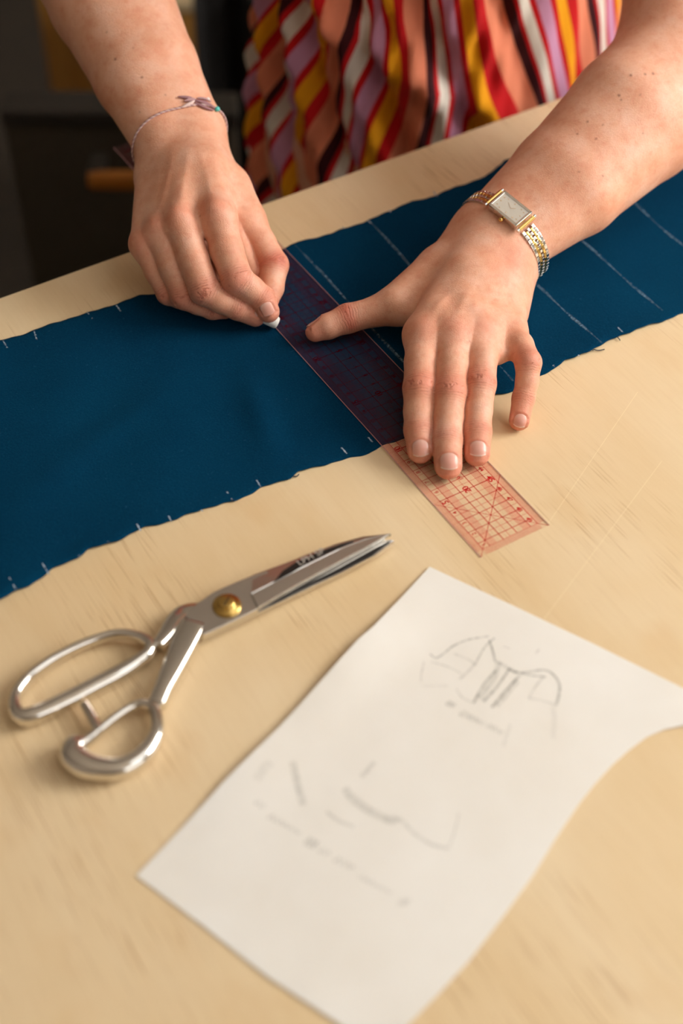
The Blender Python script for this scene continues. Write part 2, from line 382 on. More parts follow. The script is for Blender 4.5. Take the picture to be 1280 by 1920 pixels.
tag(ruler, 'clear plastic ruler printed with a red centimetre grid under the fingers', 'ruler')
vs = np.linspace(0, 50, 101); V = []; F = []
for v in vs:
    for (u, dz) in ((0.03, 0), (4.97, 0), (4.97, RT), (0.03, RT)): V.append(w((u, v, ruler_z(u, v)+dz)))
for i in range(100):
    for k in range(4): F.append((i*4+k, i*4+(k+1) % 4, i*4+4+(k+1) % 4, i*4+4+k))
F += [(3,2,1,0), (400,401,402,403)]
mesh('plastic_strip', V, F, M_rul, ruler)
for u in (0.0, 5.0):                                           # ground edges catch the light
    P = [w((u, v, ruler_z(u, v)+RT/2)) for v in vs]; vv, ff = sweep(P, 0.0003, RT/200*0.98, 6); mesh('ground_edge', vv, ff, M_redge, ruler)
def pline(V, F, a, b, wd, z=0.0024):
    a = np.array(a, float); b = np.array(b, float); L = np.linalg.norm(b-a); d = (b-a)/L; s = np.array([-d[1], d[0]])*wd/2
    k = max(1, int(L/1.0)) if abs(d[1]) > 0.05 else 1
    for i in range(k+1):
        c = a+(b-a)*i/k
        for q in (-1, 1): p = c+s*q; V.append(w((p[0], p[1], ruler_z(p[0], p[1])+z)))
    o = len(V)-2*(k+1)
    for i in range(k): F.append((o+2*i, o+2*i+1, o+2*i+3, o+2*i+2))
V, F = [], []; V2, F2 = [], []
for v in np.arange(0.5, 49.6, 0.1):                            # millimetre ticks on both long edges
    q = int(round(v*10)); wd = 0.040 if q % 10 == 0 else 0.030
    pline(V2, F2, (0.04, v), (0.5, v), wd); pline(V2, F2, (4.5, v), (4.96, v), wd)
for u in np.arange(0.5, 4.55, 0.1):
    pline(V2, F2, (u, 0.04), (u, 0.5), 0.024); pline(V2, F2, (u, 49.5), (u, 49.96), 0.024)
for u in (0.5, 4.5, 1.0, 2.0, 3.0, 4.0): pline(V, F, (u, 0.5), (u, 49.5), 0.045 if u not in (0.5, 4.5) else 0.035)
for u in (1.1, 1.2, 1.3, 1.4, 1.5, 2.5, 3.5, 3.6, 3.7, 3.8, 3.9): pline(V2, F2, (u, 0.5), (u, 49.5), 0.026)
for i in range(1, 50): pline(V, F, (0.5, i), (4.5, i), 0.055 if i % 5 == 0 else 0.040, 0.0030)
for i in range(0, 50): pline(V2, F2, (0.5, i+0.5), (4.5, i+0.5), 0.026, 0.0030)
for v0 in (0, 45): pline(V, F, (0.02, v0+0.02), (4.98, v0+4.98), 0.032, 0.0036); pline(V, F, (4.98, v0+0.02), (0.02, v0+4.98), 0.026, 0.0036)
mesh('printed_grid', V, F, M_ink, ruler); g2 = mesh('printed_fine_scale', V2, F2, M_ink2, ruler)
def text_mesh(txt, size, bold=0.0):
    c = bpy.data.curves.new('t', 'FONT'); c.body = txt; c.size = 1.0; c.align_x = 'CENTER'; c.align_y = 'CENTER'; c.offset = bold
    o = bpy.data.objects.new('t', c); COL.objects.link(o); dg = bpy.context.evaluated_depsgraph_get(); dg.update()
    me = bpy.data.meshes.new_from_object(o.evaluated_get(dg)); bpy.data.objects.remove(o); bpy.data.curves.remove(c)
    me.transform(Matrix.Scale(size, 4)); return me
_tm = {}
def numeral(txt, size, u, v, rot, bold):
    k = (txt, size, bold)
    if k not in _tm: _tm[k] = text_mesh(txt, size/100, bold); _tm[k].materials.append(M_ink)
    o = link('numeral', _tm[k], None, ruler)
    o.location = w((u, v, ruler_z(u, v)+0.0042)); o.rotation_euler = (0, 0, rot)
for i in range(1, 50):
    b5 = i % 5 == 0; sz = 0.56 if b5 else 0.42; bo = 0.02 if b5 else 0.006
    numeral(str(i), sz, 0.76, i-(0.24 if i < 10 else 0.0), math.pi/2, bo)
    numeral(str(50-i), sz, 4.24, i+(0.24 if i > 40 else 0.0), -math.pi/2, bo)
    if 5 <= i <= 45 and i != 25: numeral(str(abs(25-i)), sz, 2.5 if b5 else 2.72, i, math.pi/2, bo)
# ================================================================ paper pattern piece
M_pap = mat('pattern_paper', srgb(236, 231, 222), 0.75, spec=0.25)
n = NT(M_pap); co = n.coord()
n.l.new(n.ramp(n.noise(co, 14, 3), [(0.3, srgb(233, 227, 216)), (0.7, srgb(239, 235, 227))]), n.b.inputs['Base Color'])
n.l.new(n.bump(n.noise(co, 40, 3), 0.25, 0.002), n.b.inputs['Normal'])
OUT = [(805,1063),(960,1134),(1120,1210),(1200,1250),(1280,1291),(1400,1352),(1470,1392),(1400,1372),(1330,1360),(1280,1361),(1245,1368),(1212,1382),(1178,1407),(1148,1434),(1115,1470),(1085,1508),(1040,1575),(1000,1640),(945,1716),(880,1800),(820,1865),(765,1921),(717,1973),(640,1922),(500,1830),(380,1735),(255,1641),(330,1563),(420,1468),(520,1370),(585,1300),(640,1240),(672,1205),(700,1180),(750,1125)]
PO = np.array([at(*p, 0.1)[:2] for p in OUT])
EDG = PO
def dist_left(x, y):
    a, b = at(805, 1063, .1)[:2], at(255, 1641, .1)[:2]; d = (b-a)/np.linalg.norm(b-a); nn = np.array([-d[1], d[0]])
    return abs((x-a[0])*nn[0]+(y-a[1])*nn[1]), ((x-a[0])*d[0]+(y-a[1])*d[1])/np.linalg.norm(b-a)
def paper_z(x, y):
    dl, s = dist_left(x, y)
    z = 0.03 + 0.06*(1+math.sin(x*0.30+y*0.21+1.0))*0.5
    z += 0.40*math.exp(-(dl/2.2)**2)*math.exp(-((s-0.30)/0.20)**2) + 0.22*math.exp(-(dl/2.5)**2)*math.exp(-((s-0.68)/0.14)**2)
    z += 0.10*math.exp(-((x-at(1280,1330,0)[0])**2+(y-at(1280,1330,0)[1])**2)/9)
    return z
bm = bmesh.new(); bm.faces.new([bm.verts.new((p[0], p[1], 0)) for p in PO])
for ax in (0, 1):
    for c in np.arange(-45, 25, 0.7):
        no = (1, 0, 0) if ax == 0 else (0, 1, 0); pt = (c, 0, 0) if ax == 0 else (0, c, 0)
        bmesh.ops.bisect_plane(bm, geom=bm.verts[:]+bm.edges[:]+bm.faces[:], plane_co=pt, plane_no=no)
bmesh.ops.triangulate(bm, faces=[f for f in bm.faces if len(f.verts) > 4])
for v in bm.verts: v.co = Vector(w((v.co.x, v.co.y, paper_z(v.co.x, v.co.y)+0.02)))
r = bmesh.ops.extrude_face_region(bm, geom=bm.faces[:])
bmesh.ops.translate(bm, vec=(0, 0, -0.00018), verts=[g for g in r['geom'] if isinstance(g, bmesh.types.BMVert)])
paper = empty('paper_pattern', w((*at(700, 1500, 0)[:2], 0)))
tag(paper, 'cream paper pattern piece with faint pencil sketch and curved side', 'paper')
_ps = bm_obj('paper_sheet', bm, M_pap, paper, True); _ps.data.set_sharp_from_angle(angle=0.5)
def pencil(name, alpha):
    m = mat(name, srgb(120, 122, 112), 0.7); n = NT(m)
    g = n.noise(n.coord(), 420, 2, 0.7)
    n.l.new(n.math('MULTIPLY', n.ramp(g, [(0.35, (0.35,)*3), (0.65, (1,)*3)]), alpha), n.b.inputs['Alpha']); return m
M_p1 = pencil('pencil_strong', 0.42); M_p2 = pencil('pencil_soft', 0.20); M_p3 = pencil('pencil_ghost', 0.10)
def stroke(V, F, pts, wd):
    P = catmull(pts, 6) if len(pts) > 2 else np.array([np.array(pts[0])+(np.array(pts[1])-np.array(pts[0]))*t for t in np.linspace(0, 1, 6)])
    Q = np.array([at(p[0], p[1], 0.15)[:2] for p in P]); o = len(V)
    for i in range(len(Q)):
        d = Q[min(i+1, len(Q)-1)]-Q[max(i-1, 0)]; d /= np.linalg.norm(d)+1e-9; s = np.array([-d[1], d[0]])*wd/2
        for q in (-1, 1): p = Q[i]+s*q; V.append(w((p[0], p[1], paper_z(p[0], p[1])+0.034)))
    for i in range(len(Q)-1): F.append((o+2*i, o+2*i+1, o+2*i+3, o+2*i+2))
c4 = lambda *P: [(760+x*0.2656, 1160+y*0.2656) for x, y in P]
c5 = lambda *P: [(460+x*0.328, 1400+y*0.328) for x, y in P]
def sketch(name, m, strokes):
    V, F = [], []
    for pts, wd in strokes: stroke(V, F, pts, wd)
    mesh(name, V, F, m, paper)['kind'] = 'stuff'
sketch('pencil_sketch', M_p1, [(c4((175,245),(215,272),(270,240),(340,185),(450,140),(590,118)), 0.10),(c4((630,130),(560,195),(500,300)), 0.09),(c4((590,145),(615,215),(635,300)), 0.12),
 (c4((640,360),(560,450),(480,590)), 0.14),(c4((735,345),(650,470),(550,580)), 0.14),(c4((810,390),(700,510),(610,620)), 0.13),(c4((725,345),(770,370),(850,372),(960,355),(1020,365)), 0.11),(c4((1020,365),(1070,420),(1090,490),(1065,605)), 0.14),(c4((780,370),(900,395),(990,405)), 0.10)])
sketch('pencil_shading', M_p2, [(c4((500,300),(440,370),(380,420)), 0.14),(c4((180,300),(290,330),(400,385)), 0.10),(c4((340,240),(440,280),(500,320)), 0.10),(c4((980,400),(920,470),(870,555)), 0.12),(c4((870,555),(960,570),(1065,605)), 0.10),
 (c4((360,490),(400,550),(480,590)), 0.10),(c4((640,290),(740,350),(790,375)), 0.22),(c4((130,300),(110,400),(110,440)), 0.10),(c4((660,300),(620,420),(520,560)), 0.3),(c4((790,430),(720,520),(640,610)), 0.3),(c4((690,190),(740,205)), 0.10),(c4((920,240),(945,210)), 0.12)])
sketch('garment_outline', M_p2, [(c5((570,235),(600,280),(680,345),(760,390),(830,420),(865,405)), 0.42),(c5((865,405),(900,425),(960,490),(1060,555),(1160,580)), 0.18),(c5((1160,580),(1190,500),(1220,380)), 0.10),(c5((465,370),(530,420),(620,455)), 0.16),(c5((660,170),(700,130),(740,85)), 0.24),(c5((270,90),(290,180),(330,330)), 0.35)])
def scribble(p0, p1, hgt, nw, amp=1.0):
    P0, P1 = np.array(p0, float), np.array(p1, float); d = P1-P0; L = np.linalg.norm(d); d /= L; s = np.array([-d[1], d[0]]); out = []
    for i in range(nw*4+1):
        t = i/(nw*4); out.append(P0+d*L*t+s*hgt*amp*((i % 4 in (1,))-(i % 4 in (3,))*0.8+0.3*math.sin(i*1.7)))
    return out
sketch('handwriting', M_p2, [(scribble(*[c5(q)[0] for q in ((60,310),(110,350))], 5, 2), 0.09),(scribble(*[c5(q)[0] for q in ((130,390),(320,495))], 4.5, 7), 0.09),(scribble(*[c5(q)[0] for q in ((345,530),(410,560))], 7, 3), 0.13),(scribble(*[c5(q)[0] for q in ((425,580),(480,612))], 5, 2), 0.10),
 (scribble(*[c5(q)[0] for q in ((510,635),(620,690))], 5, 4), 0.10),(scribble(*[c5(q)[0] for q in ((650,735),(840,835))], 4, 7), 0.08),(scribble(*[c5(q)[0] for q in ((870,885),(940,880))], 5, 3), 0.10),
 (scribble(*[c4(q)[0] for q in ((290,585),(350,610))], 4, 3), 0.10),(scribble(*[c4(q)[0] for q in ((390,655),(560,740))], 5, 6), 0.10),(scribble(*[c4(q)[0] for q in ((580,745),(690,805))], 4, 4), 0.08)])
sketch('ghost_lines', M_p3, [(c4((1040,610),(1050,720),(1040,840)), 0.25),(c4((740,740),(690,900)), 0.2),(c5((60,200),(110,130),(150,100)), 0.5),(c4((110,470),(300,470)), 0.15)])

# ================================================================ shears
M_chr = mat('polished_nickel', (0.80, 0.76, 0.70), 0.10, 1.0)
M_bld = mat('ground_steel', (0.70, 0.67, 0.62), 0.27, 1.0)
n = NT(M_bld); n.l.new(n.bump(n.noise(n.mapping(n.coord(), (40, 900, 100)), 1, 2), 0.05, 0.0003), n.b.inputs['Normal'])
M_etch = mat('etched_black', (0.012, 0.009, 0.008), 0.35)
M_brass = mat('brass_screw', (0.66, 0.43, 0.13), 0.25, 1.0)
M_mark = mat('pale_engraving', (0.45, 0.40, 0.34), 0.5)
shears = empty('tailor_shears', w(at(424, 1132, 0)))
tag(shears, 'polished steel tailoring shears with brass screw lying beside the paper', 'shears')
def plate(name, px, z0, z1, m, bev=0.05, parent=shears):
    bm = bmesh.new()
    P = [at(*p, z1) for p in px]
    f = bm.faces.new([bm.verts.new(w((q[0], q[1], z1))) for q in P])
    r = bmesh.ops.extrude_face_region(bm, geom=[f])
    bmesh.ops.translate(bm, vec=(0, 0, -(z1-z0)/100), verts=[g for g in r['geom'] if isinstance(g, bmesh.types.BMVert)])
    bmesh.ops.recalc_face_normals(bm, faces=bm.faces)
    if bev: bmesh.ops.bevel(bm, geom=bm.edges[:], offset=bev/100, segments=2, affect='EDGES', profile=0.6)
    return bm_obj(name, bm, m, parent)
# a blade with a flat spine, a ridge line and a ground facet falling to the cutting edge
def blade(name, spine, ridge, edge, zs, zr, ze, zb, m):
    k = len(spine); V = []; F = []
    for i in range(k):
        a, b, c = at(*spine[i], zs), at(*ridge[i], zr), at(*edge[i], ze)
        V += [w((a[0], a[1], zb)), w((a[0], a[1], zs)), w((b[0], b[1], zr)), w((c[0], c[1], ze)), w((c[0], c[1], zb))]
    for i in range(k-1):
        o = i*5
        for q in range(5): F.append((o+q, o+(q+1) % 5, o+5+(q+1) % 5, o+5+q))
    F += [(4,3,2,1,0), tuple((k-1)*5+q for q in range(5))]
    return mesh(name, V, F, m, shears)
# lower member: its blade shows as the dark inner face below the cutting line; its shank runs under the screw to the large bow
lower = blade('lower_blade', [(330,1172),(420,1150),(500,1112),(600,1062),(690,1016),(731,1012)], [(345,1188),(440,1160),(520,1118),(610,1072),(700,1027),(735,1013)], [(380,1197),(483,1149),(560,1112),(640,1074),(705,1040),(739,1014)], 0.62, 0.60, 0.56, 0.30, M_bld)
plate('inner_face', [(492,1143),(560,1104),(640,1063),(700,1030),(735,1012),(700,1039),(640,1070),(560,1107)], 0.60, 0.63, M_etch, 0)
# upper member: riding plate, ridge and facet
ub = blade('upper_blade', [(474,1078),(532,1057),(582,1037),(632,1019),(680,1006),(732,1000)], [(471,1112),(525,1084),(580,1056),(634,1030),(686,1010),(732.5,1000.6)], [(484,1141),(545,1108),(600,1077),(655,1047),(700,1022),(733,1001.5)], 0.95, 1.12, 0.80, 0.66, M_bld)
plate('hollow_ground_facet', [(470,1112),(525,1084),(580,1056),(634,1029),(686,1011),(726,1002),(698,1019),(652,1044),(598,1073),(543,1104),(484,1139)], 1.03, 1.10, M_bld, 0.02)
plate('riding_plate', [(352,1147),(362,1137),(400,1110),(440,1092),(474,1078),(500,1069),(520,1086),(471,1112),(484,1141),(440,1163),(382,1190),(345,1179)], 0.64, 1.0, M_bld, 0.05)
band = plate('etched_band', [(512,1092),(530,1070),(560,1051),(600,1034),(640,1020),(662,1014),(632,1028),(585,1051),(548,1073)], 1.0, 1.13, M_etch, 0)
def decal(txt, px, ang, size, z, m, parent):
    me = text_mesh(txt, size/100); me.materials.append(m)
    o = link('engraving', me, None, parent); o.location = w(at(*px, z)); o.rotation_euler = (0, 0, ang); return o
bang = math.atan2(*(at(632,1028,1)-at(512,1092,1))[[1,0]])
_e = bang+math.pi*0
decal('LPH SP', (583, 1044), _e, 0.62, 1.145, M_mark, band)
# shank of the upper member down to the small ring
P = catmull([w(at(364,1168,0.78)), w(at(348,1200,0.78)), w(at(325,1250,0.76)), w(at(306,1292,0.72)), w(at(294,1322,0.66))], 6)
tt = np.linspace(0, 1, len(P)); v, f = sweep(P, np.interp(tt, [0,.3,.75,1], [0.0072,0.0068,0.0046,0.0046]), np.interp(tt, [0,1], [0.0026,0.0042]), 20, power=4.5)
mesh('thumb_shank', v, f, M_chr, shears, True)
c3 = lambda *P: [(x*0.3125, 1140+y*0.3125) for x, y in P]
def ring(name, pts, ra, rb, z, n=20, power=2.4):
    K = [w(at(*p, z)) for p in c3(*pts)]; m = 6; P = catmull(K, m, True); q = len(pts)
    idx = np.arange(len(P))/m; ra_ = np.interp(idx, range(q+1), list(ra)+[ra[0]])/100; rb_ = np.interp(idx, range(q+1), list(rb)+[rb[0]])/100
    v, f = sweep(P, ra_, rb_, n, True, power=power); return mesh(name, v, f, M_chr, shears, True)
ring('thumb_ring', [(925,610),(870,580),(800,592),(700,655),(600,735),(520,800),(455,830),(440,890),(500,940),(600,965),(710,965),(820,915),(905,825),(945,720)],
     [0.34,0.26,0.22,0.22,0.22,0.30,0.62,0.72,0.72,0.62,0.55,0.50,0.42,0.36], [0.40,0.34,0.30,0.30,0.30,0.38,0.60,0.66,0.64,0.58,0.54,0.50,0.45,0.42], 0.64)
ring('finger_bow', [(895,215),(820,170),(700,158),(560,195),(420,255),(280,335),(160,430),(95,530),(100,625),(160,655),(280,612),(430,540),(580,462),(730,385),(840,315),(895,265)],
     [0.34,0.27,0.25,0.25,0.25,0.26,0.27,0.30,0.42,0.46,0.46,0.46,0.46,0.44,0.36,0.34], [0.42,0.36,0.34,0.33,0.33,0.33,0.34,0.38,0.48,0.50,0.48,0.46,0.46,0.46,0.42,0.42], 0.62)
P = catmull([w(at(296,1212,0.60)), w(at(312,1190,0.58)), w(at(330,1162,0.52)), w(at(352,1148,0.48)), w(at(400,1150,0.46))], 6)
tt = np.linspace(0, 1, len(P)); v, f = sweep(P, np.interp(tt, [0,.35,.7,1], [0.0034,0.0050,0.0052,0.007]), np.interp(tt, [0,.5,1], [0.0042,0.0030,0.0016]), 18, power=3.6)
mesh('bow_shank', v, f, M_chr, shears, True)
P = catmull([w(at(185,1370,0.60)), w(at(172,1345,0.60)), w(at(160,1324,0.60)), w(at(157,1319,0.60))], 4)
tt = np.linspace(0, 1, len(P)); v, f = sweep(P, np.interp(tt, [0,.6,.9,1], [0.0034,0.0026,0.0026,0.0013]), np.interp(tt, [0,.6,.9,1], [0.003,0.0026,0.0026,0.0013]), 14)
mesh('stop_peg', v, f, M_chr, shears, True)
# brass pivot screw: washer, knurled head, slot
def lathe(prof, c, n=36):
    V = []; F = []
    for r, z in prof:
        for k in range(n): a = 2*math.pi*k/n; V.append(w((c[0]+r*math.cos(a), c[1]+r*math.sin(a), z)))
    for i in range(len(prof)-1):
        for k in range(n): F.append((i*n+k, i*n+(k+1) % n, (i+1)*n+(k+1) % n, (i+1)*n+k))
    F.append(tuple((len(prof)-1)*n+k for k in range(n))); return V, F
pc = at(425, 1134, 1.1)
v, f = lathe([(0.80,0.98),(0.82,1.05),(0.80,1.12),(0.74,1.16),(0.52,1.18),(0.47,1.24),(0.47,1.36),(0.44,1.41),(0.36,1.43),(0.0001,1.44)], pc)
scr = mesh('pivot_screw', v, f, M_brass, shears, True)
bm_obj('screw_slot', box_bm(w((pc[0], pc[1], 1.432)), (0.0070, 0.0010, 0.0003), 0, 0.6), mat('slot_shadow', (0.08, 0.05, 0.02), 0.5, 0.5), scr)
# ================================================================ the person: distance-field modelling of the arms and hands (cm)
def rcone(P, a, b, r1, r2):
    """exact round cone"""
    a = np.asarray(a, np.float32); b = np.asarray(b, np.float32)
    ba = b-a; l2 = float(ba@ba); rr = r1-r2; a2 = l2-rr*rr
    if a2 <= 1e-6 or l2 < 1e-8: return np.linalg.norm(P-(a if r1 > r2 else b), axis=1)-max(r1, r2)
    il2 = 1.0/l2; pa = P-a; y = pa@ba; z = y-l2
    x2 = ((pa*l2-ba*y[:,None])**2).sum(1); y2 = y*y*l2; z2 = z*z*l2
    k = math.copysign(1, rr)*rr*rr*x2
    out = (np.sqrt(x2*a2*il2)+y*rr)*il2-r1
    m1 = np.sign(z)*a2*z2 > k
    m2 = ~m1 & (np.sign(y)*a2*y2 < k)
    out[m1] = np.sqrt(x2[m1]+z2[m1])*il2-r2
    out[m2] = np.sqrt(x2[m2]+y2[m2])*il2-r1
    return out
def smin(a, b, k):
    h = np.maximum(k-np.abs(a-b), 0)/k
    return np.minimum(a, b)-h*h*k*0.25
def chain(P, pts, k=0.25):
    d = None
    for i in range(len(pts)-1):
        c = rcone(P, pts[i][0], pts[i+1][0], pts[i][1], pts[i+1][1])
        d = c if d is None else smin(d, c, k)
    return d
class Arm:
    """body: list of (chain pts, k) blended together; fingers: dict name -> joint list [(xyz, r)...] blended with the body only"""
    def __init__(s): s.body = []; s.fingers = {}; s.bumps = []; s.nails = []; s.kf = {}; s.grooves = []
    def sdf(s, P):
        P = np.asarray(P, np.float32)
        d = None
        for pts, k in s.body:
            c = chain(P, pts, 0.6); d = c if d is None else smin(d, c, k)
        res = d.copy()
        for name, pts in s.fingers.items():
            f = chain(P, pts, 0.22); res = np.minimum(res, smin(d, f, s.kf.get(name, 0.8)))
        for (c, r, h) in s.bumps:                                   # small swellings / hollows of the surface
            res = res-h*np.exp(-((P-np.asarray(c, np.float32))**2).sum(1)/(r*r))
        for (a, b, r, h) in s.grooves:                              # furrow or tendon along a segment
            a = np.asarray(a, np.float32); b = np.asarray(b, np.float32); ba = b-a
            t = np.clip(((P-a)@ba)/(ba@ba), 0, 1); q = ((P-a-t[:,None]*ba)**2).sum(1)
            res = res-h*np.exp(-q/(r*r))*np.sin(np.pi*np.clip(t*0.9+0.05, 0, 1))
        for nl in s.nails: res = res+nl.recess(P)
        return res
    def culled(s, c, rad):
        """the same arm with only the pieces that matter inside the ball (c, rad)"""
        C1 = np.asarray(c, np.float32)[None]; A = Arm(); A.kf = s.kf
        db = [float(chain(C1, p, 0.6)[0]) for p, k in s.body]; df = {k: float(chain(C1, p, 0.22)[0]) for k, p in s.fingers.items()}
        lim = min(db+list(df.values()))+2*rad+2.6
        A.body = [q for q, d in zip(s.body, db) if d < lim] or [s.body[int(np.argmin(db))]]
        A.fingers = {k: p for k, p in s.fingers.items() if df[k] < lim}
        A.bumps = [b for b in s.bumps if np.linalg.norm(b[0]-c) < rad+2.6*b[1]]
        A.grooves = [g for g in s.grooves if np.linalg.norm((g[0]+g[1])/2-c) < rad+np.linalg.norm(g[1]-g[0])/2+2.6*g[2]]
        A.nails = [n_ for n_ in s.nails if np.linalg.norm(n_.c-c) < rad+1.6]
        return A
    def fast(s, P, fn, cell=2.4):
        """evaluate fn(arm, points) block by block with culling"""
        P = np.asarray(P, np.float32); key = np.floor(P/cell).astype(np.int64); key = (key[:,0]+500)*1000000+(key[:,1]+500)*1000+key[:,2]+500
        od = np.argsort(key, kind='stable'); ks = key[od]; cut = np.concatenate([[0], np.flatnonzero(np.diff(ks))+1, [len(ks)]])
        out = None
        for a, b in zip(cut[:-1], cut[1:]):
            ix = od[a:b]; Q = P[ix]; lo, hi = Q.min(0), Q.max(0); c = (lo+hi)/2
            r = fn(s.culled(c.astype(float), float(np.linalg.norm(hi-lo)/2)+0.1), Q)
            if out is None: out = np.zeros((len(P),)+r.shape[1:], np.float32)
            out[ix] = r
        return out
    def grad(s, P, e=0.02):
        P = np.asarray(P, np.float32); g = np.zeros_like(P)
        for o in ((1,-1,-1),(-1,-1,1),(-1,1,-1),(1,1,1)):
            o = np.array(o, np.float32); g += o*s.sdf(P+o*e)[:,None]
        return g/(np.linalg.norm(g, axis=1)[:,None]+1e-9)
    def trace(s, px, py):
        d = CR.T @ np.array([(px-640)/FPX, (py-960)/FPX, 1.0]); d /= np.linalg.norm(d); t = 60.0
        for _ in range(160):
            q = float(s.sdf((CC+d*t)[None])[0]); t += q*0.9
            if q < 0.002: break
        return CC+d*t
    def project(s, P, iso, it=4):
        P = np.array(P, np.float32)
        for _ in range(it): P = P-(s.sdf(P)-iso)[:,None]*s.grad(P)
        return P
class Nail:
    """nail plate lying in a shallow bed on the fingertip"""
    def __init__(s, arm, px, py, axis_to, wdt, lng, name, point=None, dirn=None, rim=1.0):
        s.name = name; s.rim = rim
        if point is None: c = arm.trace(px, py)
        else:
            d = np.asarray(dirn, float); d /= np.linalg.norm(d); t = 0.0
            while float(arm.sdf((point+d*t)[None])[0]) < 0: t += 0.01
            c = point+d*t
        nrm = arm.grad(c[None])[0].astype(float)
        a = np.asarray(axis_to, float); a = a-nrm*(a@nrm); a /= np.linalg.norm(a)
        s.c, s.n, s.a, s.b, s.w, s.l = c, nrm, a, np.cross(nrm, a), wdt/2, lng/2
    def local(s, P):
        q = P-s.c.astype(np.float32)
        return q@s.b.astype(np.float32), q@s.a.astype(np.float32), q@s.n.astype(np.float32)
    def edge(s, u, v):                                           # >0 inside the plate outline
        vv = v/s.l; prox = np.sqrt(np.clip(1-(u/s.w)**2, 0, 1))*0.55
        top = np.where(vv < 0, (0.45+prox)*s.l+v, 9)              # rounded cuticle end
        dist = np.where(vv > 0, s.l*(1.0-0.22*(u/s.w)**2)-v, 9)
        return np.minimum(np.minimum(s.w-np.abs(u), top), dist)
    def recess(s, P):
        u, v, h = s.local(P); e = s.edge(u, v); m = (np.abs(h) < 0.55)
        bed = 0.055/(1+np.exp(-np.clip(e/0.022, -40, 40)))
        rim = -0.030*np.exp(-((e+0.07)/0.07)**2)*(v < s.l*0.75)
        tip = 0.05*np.exp(-((e+0.05)/0.06)**2)*(v > s.l*0.8)       # gap below the free edge
        return np.where(m, bed+rim+tip, 0).astype(np.float32)
def polygonize(f, lo, hi, h, raw=None):
    """surface nets on a sparse grid; f takes (N,3)"""
    raw = raw or f; lo = np.array(lo, float); n = (np.ceil((np.array(hi)-lo)/h/4).astype(int)*4)+1
    c = 4; nc = (n-1)//c+1
    g = np.stack(np.meshgrid(*[np.arange(k) for k in nc], indexing='ij'), -1).reshape(-1, 3)
    q = 4; nq = (nc-1)//q+2
    gq = np.stack(np.meshgrid(*[np.arange(k) for k in nq], indexing='ij'), -1).reshape(-1, 3); dq = raw((lo+gq*h*c*q).astype(np.float32)).reshape(nq)
    d = dq[g[:,0]//q, g[:,1]//q, g[:,2]//q]; near = np.abs(d) < h*c*q*2.0+0.3
    d = np.where(np.abs(d) < h*c*2, np.sign(d+1e-9)*h*c*2, d).astype(np.float32)
    d[near] = f((lo+g[near]*h*c).astype(np.float32)); d = d.reshape(nc)
    act = np.abs(d) < h*c*1.35+0.05
    A = act.copy()
    for ax in range(3):                                           # dilate by one coarse node
        B = A.copy(); sl = [slice(None)]*3; sr = [slice(None)]*3; sl[ax] = slice(1, None); sr[ax] = slice(None, -1)
        B[tuple(sl)] |= A[tuple(sr)]; B[tuple(sr)] |= A[tuple(sl)]; A = B
    up = np.repeat(np.repeat(np.repeat(A, c, 0), c, 1), c, 2)[:n[0], :n[1], :n[2]]
    up2 = np.zeros(n, bool); up2[:up.shape[0], :up.shape[1], :up.shape[2]] = up
    val = np.repeat(np.repeat(np.repeat(d, c, 0), c, 1), c, 2)[:n[0], :n[1], :n[2]].astype(np.float32)
    val = np.where(np.abs(val) < 1e-6, 1e-3, val)
    idx = np.argwhere(up2); out = np.empty(len(idx), np.float32)
    for i in range(0, len(idx), 3000000): out[i:i+3000000] = f((lo+idx[i:i+3000000]*h).astype(np.float32))
    val[up2] = out
    ins = val < 0
    cs = ins[:-1,:-1,:-1].astype(np.int8)
    for dx in (0, 1):
        for dy in (0, 1):
            for dz in (0, 1):
                if dx+dy+dz: cs = cs+ins[dx:n[0]-1+dx, dy:n[1]-1+dy, dz:n[2]-1+dz]
    mixed = (cs > 0) & (cs < 8) & up2[:-1,:-1,:-1] & up2[1:,1:,1:]
    cell = np.argwhere(mixed); vid = -np.ones(mixed.shape, np.int32); vid[mixed] = np.arange(len(cell))
    acc = np.zeros((len(cell), 3)); cnt = np.zeros(len(cell))
    cor = [(x, y, z) for x in (0,1) for y in (0,1) for z in (0,1)]
    for a in cor:
        for ax in range(3):
            if a[ax]: continue
            b = list(a); b[ax] = 1
            va = val[cell[:,0]+a[0], cell[:,1]+a[1], cell[:,2]+a[2]]; vb = val[cell[:,0]+b[0], cell[:,1]+b[1], cell[:,2]+b[2]]
            m = (va < 0) != (vb < 0); t = np.where(m, va/(va-vb+1e-12), 0)
            p = np.tile(np.array(a, float), (len(cell), 1)); p[:,ax] += t
            acc[m] += p[m]; cnt[m] += 1
    V = lo+(cell+acc/cnt[:,None])*h
    F = []
    for ax in range(3):
        u, v_ = (ax+1) % 3, (ax+2) % 3
        s0 = [slice(None)]*3; s1 = [slice(None)]*3; s0[ax] = slice(0, -1); s1[ax] = slice(1, None)
        ch = ins[tuple(s0)] != ins[tuple(s1)]
        e = np.argwhere(ch); e = e[(e[:,u] > 0) & (e[:,v_] > 0) & (e[:,u] < n[u]-1) & (e[:,v_] < n[v_]-1)]
        e = e[(e[:,ax] < n[ax]-1)]
        def vv(du, dv):
            q = e.copy(); q[:,u] -= du; q[:,v_] -= dv; return vid[q[:,0], q[:,1], q[:,2]]
        q = np.stack([vv(0,0), vv(1,0), vv(1,1), vv(0,1)], 1)
        inside0 = ins[e[:,0], e[:,1], e[:,2]]
        q[inside0] = q[inside0][:, ::-1]
        F.append(q[(q >= 0).all(1)])
    return V, np.vstack(F)[:, ::-1]

JP = lambda px, py, z, r: (at(px, py, z), r)
